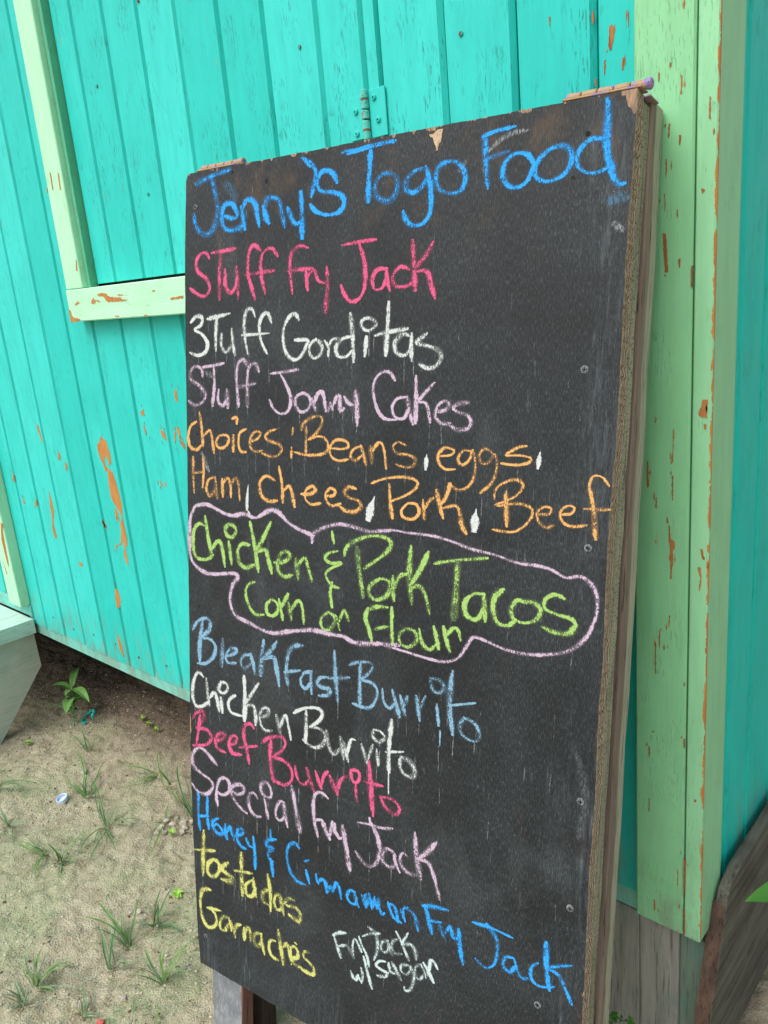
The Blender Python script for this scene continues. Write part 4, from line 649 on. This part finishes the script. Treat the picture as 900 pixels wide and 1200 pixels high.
def stile(name, x0, x1, y0, y1, z0, z1, mats, front_idx=0, tilt=0.0):
    """rough sawn length of timber, slightly crooked, in board coordinates; tilt moves the foot back"""
    b = MB(); K = 26; ring = []
    for i in range(K + 1):
        t = i / K; z = z0 + (z1 - z0) * t; s = tilt * (1 - t)
        w = [random.uniform(-.0011, .0011) for _ in range(4)]; c = .0016
        ring.append([(x0 + c, y0 + s + w[0], z), (x1 - c, y0 + s + w[0], z), (x1 + w[1], y0 + c + s, z), (x1 + w[1], y1 - c + s, z), (x1 - c, y1 + s, z), (x0 + c, y1 + s, z), (x0 + w[3], y1 - c + s, z), (x0 + w[3], y0 + c + s, z)])
    v = [p for r_ in ring for p in r_]; m = 8; f = []; mi = []
    for i in range(K):
        for j in range(m):
            j2 = (j + 1) % m; f.append((i*m + j, i*m + j2, (i+1)*m + j2, (i+1)*m + j)); mi.append(front_idx if j in (0,) else 0)
    f.append(tuple(range(m))[::-1]); f.append(tuple(range(K*m, K*m + m))); mi += [0, 0]
    return mesh_obj(name, v, f, None, sign, mats=mats, midx=mi)
# front frame legs, outer face mossy grey; left leg shows faded paint below the panel
stile('front_leg', -.3030, -.2380, PT + .0010, .0470, -.02, SL - .006, [M['leg_brown'], M['leg_front']], 1)
stile('front_leg', .2450, .3010, PT + .0010, .0480, -.02, SL - .004, [M['frame_green'], M['leg_front']], 1)
stile('rear_leg', -.3030, -.2380, .0500, .0800, -.02, SL - .002, [M['rear_shaded']], 0, .022)
stile('rear_leg', .2450, .3030, .0495, .0880, -.02, SL + .004, [M['rear_wood']], 0, .022)
for z in (SL - .07, SL - .62, SL - 1.16):
    b = MB(); b.box(-.2370, .2440, PT + .0012, .040, z - .02, z + .045, .002); b.build('cross_rail', M['frame_green'], sign)
b = MB(); b.box(-.2370, .2440, .054, .078, SL - .08, SL - .01, .002); b.build('cross_rail', M['frame_brown'], sign)
# hinges on the top edge
def sign_hinge(u0, u1):
    h = empty('hinge'); h.parent = sign; h.location = (u0 - .305, .012, SL)
    b = MB(); x0 = 0; x1 = u1 - u0
    b.box(x0, x1 - .003, -.0115, .010, .0012, .0030, .0004); b.box(x0, x1 - .003, .018, .045, .0012, .0030, .0004); b.build('hinge_leaf', M['barrel_purple'], h)
    b = MB(); n = 5
    for i in range(n):
        a = x0 + (x1 - x0) * i / n + .0006; c2 = x0 + (x1 - x0) * (i + 1) / n - .0006
        b.tube([(a, 0, .0062), (a + .001, 0, .0062), (c2 - .001, 0, .0062), (c2, 0, .0062)], [.0038, .0046, .0046, .0038], 12)
    b.tube([(x1 - .001, 0, .0062), (x1 + .003, 0, .0062), (x1 + .004, 0, .0062)], [.0054, .0054, .0040], 12)
    b.build('hinge_barrel', M['barrel_purple'], h)
sign_hinge(.018, .092)
sign_hinge(.534, .6150)
# screws and nail holes
def screw(u, v_, r=.0042, cross=True):
    x, z = bp(u, v_); b = MB(); seg = 14
    b.tube([(x, .0004, z), (x, -.0006, z), (x, -.0011, z), (x, -.0008, z)], [r, r, r * .72, r * .35], seg)
    b.box(x - r * .55, x + r * .55, -.00135, -.0009, z - r * .12, z + r * .12, mi=1); b.box(x - r * .12, x + r * .12, -.00145, -.0010, z - r * .55, z + r * .55, mi=1)
    b.build('screw', None, sign, mats=[M['metal'], M['hole']])
for u, v_ in ((.572, .258), (.586, .439), (.593, .715), (.556, .976), (.588, .842)): screw(u, v_)
screw(.012, 1.121, .0036)
screw(.017, .044, .0034)
def hole(u, v_, w, h):
    x, z = bp(u, v_); b = MB(); P = [(x + w * math.cos(t) * random.uniform(.7, 1.1), z + h * math.sin(t) * random.uniform(.7, 1.1)) for t in [i * math.pi / 5 for i in range(10)]]
    b.prism(P, -.00025, .0005, 'y'); b.build('nail_hole', M['hole'], sign)
for u, v_, w, h in ((.086, .008, .0022, .003), (.145, .026, .002, .0035), (.481, .012, .0016, .003), (.563, .033, .003, .0028), (.550, .072, .0025, .0022), (.014, .348, .0022, .002), (.010, .597, .002, .0018), (.045, 1.14, .0018, .002)): hole(u, v_, w, h)
# splintered chip near the top edge
x, z = bp(.392, .012); b = MB(); b.prism(ragged([(x - .009, z + .006), (x + .008, z + .007), (x + .004, z - .004), (x, z - .013), (x - .003, z - .003)], .0012), -.0003, .0005, 'y'); b.build('bare_wood_chip', M['ply'], sign)

# chalk writing: each line is a thin layer of chalk lying on the panel
def catmull(P, step):
    if len(P) == 2: Q = [P[0], P[0], P[1], P[1]]
    else: Q = [P[0]] + P + [P[-1]]
    out = []
    for i in range(1, len(Q) - 2):
        p0, p1, p2, p3 = (np.array(q, float) for q in Q[i - 1:i + 3]); d = np.hypot(*(p2 - p1)); k = max(2, int(d / step))
        for j in range(k):
            t = j / k; out.append(.5 * ((2 * p1) + (-p0 + p2) * t + (2 * p0 - 5 * p1 + 4 * p2 - p3) * t * t + (-p0 + 3 * p1 - 3 * p2 + p3) * t ** 3))
    out.append(np.array(Q[-1], float)); return out
LAB = {'title': 'blue chalk heading across the top', 'stuff_fry_jack': 'pink chalk line below the heading', 'stuff_gorditas': 'white chalk line reading STuff Gorditas', 'stuff_jonny_cakes': 'lilac chalk line reading STuff Jonny Cakes',
       'choices': 'orange chalk line beginning Choices', 'commas': 'thick white chalk comma', 'ham': 'orange chalk line beginning Ham', 'cloud': 'lilac chalk cloud outline round the tacos', 'tacos': 'large green chalk line reading Chicken & Pork Tacos',
       'corn': 'small green chalk line reading Corn or Flour', 'bleakfast': 'pale blue chalk line with Burrito', 'chicken_burrito': 'white chalk line reading Chicken Burrito', 'beef_burrito': 'pink chalk line reading Beef Burrito',
       'special_fry_jack': 'lilac chalk line reading Special Fry Jack', 'honey': 'blue slanting chalk line reading Honey & Cinnamon Fry Jack', 'tostados': 'yellow chalk word tostados', 'garnaches': 'yellow chalk word Garnaches', 'sugar': 'small pale chalk note reading Fry Jack w/ sugar'}
WK = {'title': 1.15, 'cloud': 1.12, 'commas': .92, 'tacos': 1.08, 'stuff_jonny_cakes': 1.1}
layer = 0
for key, (colname, data) in CHALK.items():
    V_, F_, UV_ = [], [], []
    parts_ = data.split('/')
    for si, s in enumerate(parts_):
        q = [int(a) for a in s.split()]; w = q[0] / 1e4 * WF; P = [(q[i] / 1e4 - .305, SL - q[i + 1] / 1e4) for i in range(1, len(q), 2)]
        pts = catmull(P, .0022); layer += 1; n = len(pts); base = -.00018 - (layer % 9) * .00003
        k0 = len(V_); wn_ = 0
        L = [0.0]
        for i in range(1, n): L.append(L[-1] + float(np.hypot(*(pts[i] - pts[i - 1]))))
        pres = 2.6 if key == 'commas' else random.random() * 1.6 - .3
        for i, p in enumerate(pts):
            a = pts[max(i - 1, 0)]; c2 = pts[min(i + 1, n - 1)]; d = c2 - a; d = d / (np.hypot(*d) + 1e-9); nrm = np.array([-d[1], d[0]])
            wn_ = .7 * wn_ + random.uniform(-.10, .10); e = min(L[i], L[-1] - L[i]); tip = min(1.0, .55 + e / (w * .6 + 1e-6) * .45) * ((.25 + .75 * min(1, i / n * 2.2)) if key == 'commas' else 1)
            # chalk stroke is a little broader when it runs down the board
            ww = w * WK.get(key, 1.0) * (1 + wn_ * (.3 if key == 'commas' else 1) + .16 * math.sin(L[i] * 90 + layer)) * tip * .5 * (.92 + .22 * abs(d[1]))
            ext = (-d * w * .22 if i == 0 else (d * w * .22 if i == n - 1 else 0))
            yy = base - .00012 * i / n
            l = p + nrm * ww + ext; r_ = p - nrm * ww + ext
            V_ += [(l[0], yy, l[1]), (r_[0], yy, r_[1])]; 
        for i in range(n - 1):
            F_.append((k0 + 2*i, k0 + 2*i + 1, k0 + 2*i + 3, k0 + 2*i + 2)); UV_ += [(0, pres), (1, pres), (1, pres), (0, pres)]
        if key == 'commas' or si == len(parts_) - 1:
            mesh_obj('chalk_comma' if key == 'commas' else ('chalk_outline' if key == 'cloud' else 'chalk_writing'), V_, F_, M['chalk_' + colname], panel, uvs=UV_, label=LAB[key]); V_, F_, UV_ = [], [], []

# chalk dust: wiped smears and the thin runs that rain drew below the letters
def dust_mat():
    n = N('smeared_chalk_dust'); p = n.obj(); uv = n.xyz(n.node('ShaderNodeTexCoord').outputs['UV'])
    e = n.math('SUBTRACT', 1.0, n.math('ABSOLUTE', n.math('SUBTRACT', n.math('MULTIPLY', uv[0], 2.0), 1.0)))
    g = n.noise(n.scale(p, (1, 1, .35)), 420, 3, .75); al = n.math('MULTIPLY', n.math('MULTIPLY', n.step(e, 0, .8), n.step(g, .38, .66)), uv[1])
    return n.done((0.50, .54, .56), .95, None, al)
M['dust'] = dust_mat()
M['dust_blue'] = M['dust'].copy(); M['dust_blue'].node_tree.nodes['Principled BSDF'].inputs['Base Color'].default_value = (0.10, .35, .60, 1)
def smear(pts, w, dens, mat, name, acc=None):
    pts = catmull(pts, .003); n_ = len(pts); V1, F1, U1 = acc if acc else ([], [], []); k0 = len(V1)
    for i, p in enumerate(pts):
        a = pts[max(i - 1, 0)]; c2 = pts[min(i + 1, n_ - 1)]; d = c2 - a; d = d / (np.hypot(*d) + 1e-9); nr = np.array([-d[1], d[0]]); ww = w * .5 * math.sin(math.pi * (i + .6) / (n_ + .2)) ** .5
        l = p + nr * ww; r_ = p - nr * ww; V1 += [(l[0], -.00010, l[1]), (r_[0], -.00010, r_[1])]
    for i in range(n_ - 1): F1.append((k0 + 2*i, k0 + 2*i + 1, k0 + 2*i + 3, k0 + 2*i + 2)); U1 += [(0, dens), (1, dens), (1, dens), (0, dens)]
    if acc is None: mesh_obj(name, V1, F1, mat, panel, uvs=U1)
for P, w, dn, mt in (([(.585, .10), (.600, .095), (.606, .10)], .014, .5, 'dust_blue'), ([(.592, .118), (.604, .128)], .010, .5, 'dust'), ([(.455, .035), (.475, .022), (.50, .02)], .008, .5, 'dust'),
                     ([(.07, .02), (.085, .03), (.09, .05)], .020, .35, 'dust_blue'), ([(.11, .055), (.10, .085)], .018, .30, 'dust_blue'), ([(.42, .05), (.43, .04)], .008, .5, 'dust'),
                     ([(.585, .66), (.598, .71), (.592, .76)], .016, .12, 'dust'), ([(.595, .985), (.607, .99)], .006, .7, 'dust'),
                     ([(.02, .372), (.035, .40)], .012, .5, 'dust'), ([(.03, .262), (.05, .27)], .012, .4, 'dust')):
    smear([bp(*q) for q in P], w, dn, M[mt], 'chalk_smear')
acc = ([], [], [])
for key in ('stuff_gorditas', 'stuff_jonny_cakes', 'bleakfast', 'chicken_burrito', 'choices', 'beef_burrito', 'special_fry_jack', 'tostados'):
    for st_ in CHALK[key][1].split('/'):
        q = [int(a) for a in st_.split()]; k = max(range(2, len(q), 2), key=lambda i: q[i])
        if random.random() < .75: x = q[k - 1] / 1e4 + random.uniform(-.003, .003); y = q[k] / 1e4; smear([bp(x, y), bp(x + random.uniform(-.001, .001), y + random.uniform(.008, .034))], random.uniform(.0012, .0022), random.uniform(.25, .55), None, '', acc)
for i in range(70):
    x = random.uniform(.02, .59); y = random.uniform(.2, 1.12); smear([bp(x, y), bp(x + random.uniform(-.002, .002), y + random.uniform(.006, .03))], random.uniform(.0008, .0016), random.uniform(.2, .5), None, '', acc)
mesh_obj('chalk_runs', acc[0], acc[1], M['dust'], panel, uvs=acc[2], kind='stuff')

# ---------------------------------------------------------------- plants
def blade(b, p0, p1, w, droop=.3, seg=7, mi=0, side=None):
    """tapering folded grass blade from p0 arching to p1"""
    p0 = Vector(p0); p1 = Vector(p1); d = p1 - p0; L = d.length
    ctrl = p0 + d * .45 + Vector((0, 0, L * droop)); v = []
    hz = Vector((d.x, d.y, 0)); hz = hz.normalized() if hz.length > 1e-5 else Vector((1, 0, 0)); sd_ = Vector((-hz.y, hz.x, 0))
    for i in range(seg + 1):
        t = i / seg; p = p0 * (1-t)**2 + ctrl * 2 * t * (1-t) + p1 * t * t
        ww = w * (.55 + 1.1 * t) * (1 - t ** 2.6) if i < seg else 0.0001
        p = p + sd_ * (.06 * L * math.sin(3 * t + L * 90))
        v += [p + sd_ * ww * .5 + Vector((0, 0, ww * .25)), p, p - sd_ * ww * .5 + Vector((0, 0, ww * .25))]
    f = []
    for i in range(seg):
        k = 3 * i; f += [(k, k + 1, k + 4, k + 3), (k + 1, k + 2, k + 5, k + 4)]
    b.add(v, f, mi)

TL = {'A': 'upright green grass clump right of the pale bottle cap', 'B': 'sprawling grass clump with long runners below the bottle cap', 'C': 'short tuft with dry base among the left grass', 'D': 'dense little dark green tuft left of the sprawling clump',
      'E': 'flat grass blades reaching left below the lime seedlings', 'F': 'single stemmed grass standing above the crumbled clods', 'G': 'tall thin blades beside the left edge of the chalkboard', 'H': 'strong three bladed grass in the middle of the lower soil',
      'I': 'thin forked grass stem left of the three bladed grass', 'J': 'tall wispy grass stalk near the chalkboard edge', 'K': 'spreading bright green tuft with pale stem beside the board leg', 'L': 'yellowish green tuft with blades bent right, lower left',
      'M': 'weedy tuft at the bottom left corner of the picture', 'N': 'faint greyed grass at the left edge below the step', 'O': 'two long arching blades entering at the left edge', 'P': 'small dark runner growing below the leafy seedling',
      'Q': 'single pale curved blade at the bottom of the soil', 'R': 'thin green shoots rising from the pale clods'}
TM = {'A': 'blade', 'B': 'blade_dark', 'C': 'blade', 'D': 'blade', 'E': 'blade', 'F': 'blade', 'G': 'blade_dark', 'H': 'blade', 'I': 'blade_dark', 'J': 'blade_dark', 'K': 'blade', 'L': 'blade', 'M': 'blade_grey', 'N': 'blade_grey', 'O': 'blade_dark', 'P': 'blade_dark', 'Q': 'blade_grey', 'R': 'blade'}
for key, b0, tips in TUFTS:
    x0, y0 = b0[0] / 1e4, b0[1] / 1e4; zg = float(ground_h(x0, y0)); e = empty('grass_tuft', (x0, y0, zg)); tag(e, TL[key], 'grass tuft', 'grass tufts growing in the soil')
    for t in tips:
        tx, ty, tz = (a / 1e4 for a in t); zt = float(ground_h(tx, ty)) - zg
        b = MB(); blade(b, (random.uniform(-.003, .003), random.uniform(-.003, .003), -.004), (tx - x0, ty - y0, max(tz, zt + .004)), random.uniform(.0032, .0050), random.uniform(.14, .34))
        b.build('blade', M[TM[key]], e)
        for q in range(2):
            b = MB(); j = random.uniform(.6, 1.15); blade(b, (random.uniform(-.006, .006), random.uniform(-.006, .006), -.004), ((tx - x0) * j + random.uniform(-.018, .018), (ty - y0) * j + random.uniform(-.018, .018), max(max(tz, zt + .004) * j, .004)), random.uniform(.0014, .0028), random.uniform(.1, .35))
            b.build('blade', M[random.choice((TM[key], 'blade_grey', 'blade_dark'))], e)
    b = MB()
    for i in range(7):
        a = random.uniform(0, 6.28); L = random.uniform(.012, .035); blade(b, (0, 0, -.003), (L * math.cos(a), L * math.sin(a), random.uniform(.002, .014)), .0022, .1, 5)
    b.build('dry_base', M['straw'], e, kind='stuff')

# fine scattered blades and straw that nobody could count
b = MB()
for i in range(3200):
    x = random.uniform(-2.3, -.6); y = random.uniform(-.62, .02)
    dens = vnoise(np.array([x]), np.array([y]), 5, 9)[0]
    if dens < random.uniform(-.35, .45): continue
    z = float(ground_h(x, y)); a = random.uniform(0, 6.28); L = random.choice((.008, .012, .018, .026, .045))
    blade(b, (x, y, z - .001), (x + L * math.cos(a), y + L * math.sin(a), z + random.uniform(.001, .010)), random.uniform(.0008, .0019), .25, 4, mi=random.choice((0, 0, 1, 1, 2)))
for i in range(170):      # long limp runners and dead stems lying about between the tufts
    t = random.choice(TUFTS); x = t[1][0] / 1e4 + random.gauss(0, .05); y = t[1][1] / 1e4 + random.gauss(0, .05)
    if y > .02 or x > -.62: continue
    z = float(ground_h(x, y)); a = random.uniform(0, 6.28); L = random.uniform(.03, .12); x2 = x + L * math.cos(a); y2 = y + L * math.sin(a)
    blade(b, (x, y, z - .001), (x2, y2, float(ground_h(x2, y2)) + .003), random.uniform(.0008, .0016), random.uniform(.05, .22), 8, mi=random.choice((0, 1, 1, 2)))
b.build('grass', None, mats=[M['blade_grey'], M['straw'], M['blade']], kind='stuff')

# pebbles, crumbs of soil and dead bits
def rock(b, x, y, z, r, mi=0):
    fl = random.uniform(.5, .8); a0 = random.uniform(0, 6.28); v = []; f = []; sg = 6
    for k, (rr, zz) in enumerate(((.75, -.5), (1, 0), (.7, .6))):
        for j in range(sg):
            t = a0 + j * 6.283 / sg; q = rr * random.uniform(.75, 1.2); v.append((x + r * q * math.cos(t), y + r * q * math.sin(t) * random.uniform(.7, 1.1), z + r * zz * fl))
    v.append((x, y, z + r * .8 * fl)); n_ = len(v) - 1
    for k in range(2):
        for j in range(sg): j2 = (j + 1) % sg; f.append((k*sg + j, k*sg + j2, (k+1)*sg + j2, (k+1)*sg + j))
    for j in range(sg): f.append((2*sg + j, 2*sg + (j+1) % sg, n_))
    b.add(v, f, mi)
b = MB()
for i in range(11000):
    x = random.uniform(-2.3, -.55); y = random.uniform(-.65, .25)
    if random.random() > .55 + 1.2 * vnoise(np.array([x]), np.array([y]), 6, 21)[0]: continue
    r = random.choice((.001, .0013, .0013, .0017, .0022, .0034)); rock(b, x, y, float(ground_h(x, y)) + r * .2, r, random.choice((0, 0, 0, 1, 2)))
b.build('gravel', None, mats=[M['stone'], M['stone2'], M['leaflitter']], kind='stuff')
CL = [(-1.211, -.105, .012), (-1.221, -.085, .009), (-1.200, -.083, .013), (-1.190, -.062, .011), (-1.174, -.070, .010), (-1.203, -.124, .008), (-1.188, -.113, .008), (-1.219, -.061, .007), (-1.180, -.045, .008), (-1.161, -.085, .009), (-1.182, -.092, .007), (-1.235, -.10, .006)]
for i, (x, y, r) in enumerate(CL):
    b = MB(); rock(b, 0, 0, 0, r); o = b.build('soil_clod', M['stone']); o.location = (x, y, float(ground_h(x, y)) + r * .35)
    tag(o, 'pale dry clod in the little heap beside the left edge of the chalkboard', 'clod', 'pale clods heaped beside the chalkboard')

# leafy plants
def leafblade(b, p0, p1, w, up=.15, seg=6, mi=0):
    p0 = Vector(p0); p1 = Vector(p1); d = p1 - p0; L = d.length; sd_ = d.cross(Vector((0, 0, 1))).normalized(); nn = sd_.cross(d).normalized(); v = []
    for i in range(seg + 1):
        t = i / seg; p = p0 + d * t + nn * (L * up * math.sin(math.pi * t)); ww = w * .5 * (math.sin(math.pi * t ** .8) ** .8 if 0 < i < seg else .02)
        v += [p + sd_ * ww + nn * ww * .35, p, p - sd_ * ww + nn * ww * .35]
    f = []
    for i in range(seg): k = 3 * i; f += [(k, k + 3, k + 4, k + 1), (k + 1, k + 4, k + 5, k + 2)]
    b.add(v, f, mi)
pr = Vector((-1.845, .01, 0)); pr.z = float(ground_h(pr.x, pr.y))
e = empty('leafy_seedling', pr); tag(e, 'young leafy green plant growing between the steps and the wall', 'plant')
top = Vector((-1.8957, .052, .10)) - pr
b = MB(); b.tube([(0, 0, -.01), top * .5 + Vector((.004, 0, 0)), top], [.0022, .002, .0014], 6); b.build('stem', M['leaf'], e)
for tip, w in (((-1.962, .114, .115), .022), ((-1.950, .012, .10), .025), ((-1.786, .045, .08), .030), ((-1.828, -.010, .058), .032), ((-1.868, .100, .058), .026), ((-1.838, .080, .045), .026), ((-1.880, .02, .085), .02)):
    b = MB(); leafblade(b, top * (.9 if tip[2] > .07 else .7), Vector(tip) - pr, w); b.build('leaf', M['leaf'], e)
for i in range(12):
    a = i * 2.4; b = MB(); q = top * (.25 + .05 * i); r = random.uniform(.016, .034); leafblade(b, q, q + Vector((r * math.cos(a), r * math.sin(a), random.uniform(-.006, .012))), random.uniform(.010, .018)); b.build('leaf', M['leaf' if i % 3 else 'blade_dark'], e)
b = MB(); blade(b, top * .4, Vector((-2.0, -.03, .05)) - pr, .004, .15); b.build('leaf', M['blade'], e)
def seedling(loc, lab, n_=7, R=.014, mk='leaf_lime', h=.014):
    z = float(ground_h(loc[0], loc[1])); e = empty('seedling', (loc[0], loc[1], z)); tag(e, lab, 'seedling')
    b = MB(); b.tube([(0, 0, -.004), (0, 0, h * .8)], [.001, .0007], 5); b.build('stem', M[mk], e)
    for i in range(n_):
        a = i * 2.4; r = R * random.uniform(.6, 1.1); b = MB(); leafblade(b, (0, 0, h * .6), (r * math.cos(a), r * math.sin(a), h * random.uniform(.7, 1.3)), R * .6); b.build('leaf', M[mk], e)
seedling((-1.867, -.116), 'small lime green seedling right of the step stringer')
seedling((-1.690, .145), 'leftmost of the lime seedlings in front of the house wall', 5, .012)
seedling((-1.648, .140), 'middle of the lime seedlings in front of the house wall', 6, .013)
seedling((-1.605, .135), 'rightmost of the lime seedlings in front of the house wall', 6, .013)
seedling((-1.166, -.108), 'bright green seedling on the heap of pale clods', 5, .012)
seedling((-.998, -.211), 'flat lime green weed between the wispy grass and the board', 6, .016, h=.006)
# weed in front of the corner foundation
e = empty('low_weed', (-.09, -.045, float(ground_h(-.09, -.045)))); tag(e, 'low green weed at the foot of the corner foundation', 'plant')
b = MB()
for i in range(5): b.tube([(0, 0, 0), (-.02 + .012 * i, -.004, .06), (-.03 + .016 * i, 0, .115)], [.0015, .0012, .0008], 5)
b.build('stem', M['leaf'], e)
for i in range(44):
    x = random.uniform(-.042, .05); z = .128 + random.uniform(-.055, .0) - abs(x + .012) * .25; a = random.uniform(0, 6.28); L = random.uniform(.007, .012); b = MB()
    leafblade(b, (x, random.uniform(-.01, .01), z), (x + L * math.cos(a), L * math.sin(a), z + random.uniform(-.002, .007)), L * .75, seg=4); b.build('leaf', M['leaf_glossy'], e)
# broad leaved plant outside the right edge with one leaf reaching in
e = empty('broad_leaved_plant', (.19, -.02, float(ground_h(.19, -.02)))); tag(e, 'glossy broad green leaf reaching in at the right edge before the beam', 'plant')
b = MB(); b.tube([(0, 0, -.01), (.01, .0, .25), (.0, -.01, .50)], [.006, .005, .003], 8); b.build('stem', M['leaf'], e)
for p0, p1, w in (((.0, -.01, .45), (-.090, -.151, .532), .058), ((.0, -.01, .50), (.12, -.02, .60), .06), ((.01, 0, .38), (.13, .10, .45), .06), ((.01, 0, .3), (.10, -.10, .35), .055)):
    b = MB(); leafblade(b, p0, p1, w, .10, 10); b.build('leaf', M['leaf_glossy'], e, smooth=True)

# ---------------------------------------------------------------- litter on the soil
def lathe(prof, seg=28):
    b = MB(); v = []; f = []; n_ = len(prof)
    for j in range(seg):
        t = 2 * math.pi * j / seg
        for r, z in prof: v.append((r * math.cos(t), r * math.sin(t), z))
    for j in range(seg):
        j2 = (j + 1) % seg
        for i in range(n_ - 1): f.append((j*n_ + i, j2*n_ + i, j2*n_ + i + 1, j*n_ + i + 1))
    b.add(v, f); return b
x, y = -1.524, -.188
b = lathe([(.0005, .0020), (.0125, .0020), (.0128, .0105), (.0142, .0108), (.0146, .0100), (.0144, .0010), (.0135, .0), (.0005, .0)]); o = b.build('bottle_cap', M['cap'], smooth=False)
o.location = (x, y, float(ground_h(x, y)) + .003); o.rotation_euler = (math.radians(14), math.radians(-8), .4); tag(o, 'pale blue plastic bottle cap lying open side up on the soil', 'bottle cap')
x, y = -1.831, .053; b = MB(); pts = []
for i in range(15):
    t = 5.2 * i / 14; pts.append((1.35 * .017 * math.cos(t), 1.35 * .013 * math.sin(t), .012 + .014 * math.sin(t * 1.0 + .5) + .002 * math.sin(5 * t)))
b.tube(pts, [.0036 + .0014 * math.sin(i * 2.3) for i in range(15)], 6)
for i in range(0, 15, 3): b.tube([pts[i], (pts[i][0] * 1.25, pts[i][1] * 1.3, pts[i][2] - .006)], [.002, .0008], 5)
o = b.build('plastic_ring', M['ring']); o.location = (x, y, float(ground_h(x, y)) + .002); tag(o, 'torn teal plastic ring under the leafy seedling', 'plastic ring')
for (x, y, r, m, lab, nm) in ((-.841, -.473, .009, 'red', 'scrap of red plastic at the bottom edge of the soil', 'plastic_scrap'), (-.861, -.417, .008, 'stone2', 'smooth bluish grey pebble near the bottom of the soil', 'pebble'), (-1.028, -.285, .010, 'stone', 'curled whitish shell bit beside the three bladed grass', 'shell_fragment'), (-1.60, -.09, .010, 'stone2', 'grey stone on the bare soil below the leafy seedling', 'pebble')):
    b = MB(); rock(b, 0, 0, 0, r); o = b.build(nm, M[m]); o.location = (x, y, float(ground_h(x, y)) + r * .2); tag(o, lab, nm.replace('_', ' '))
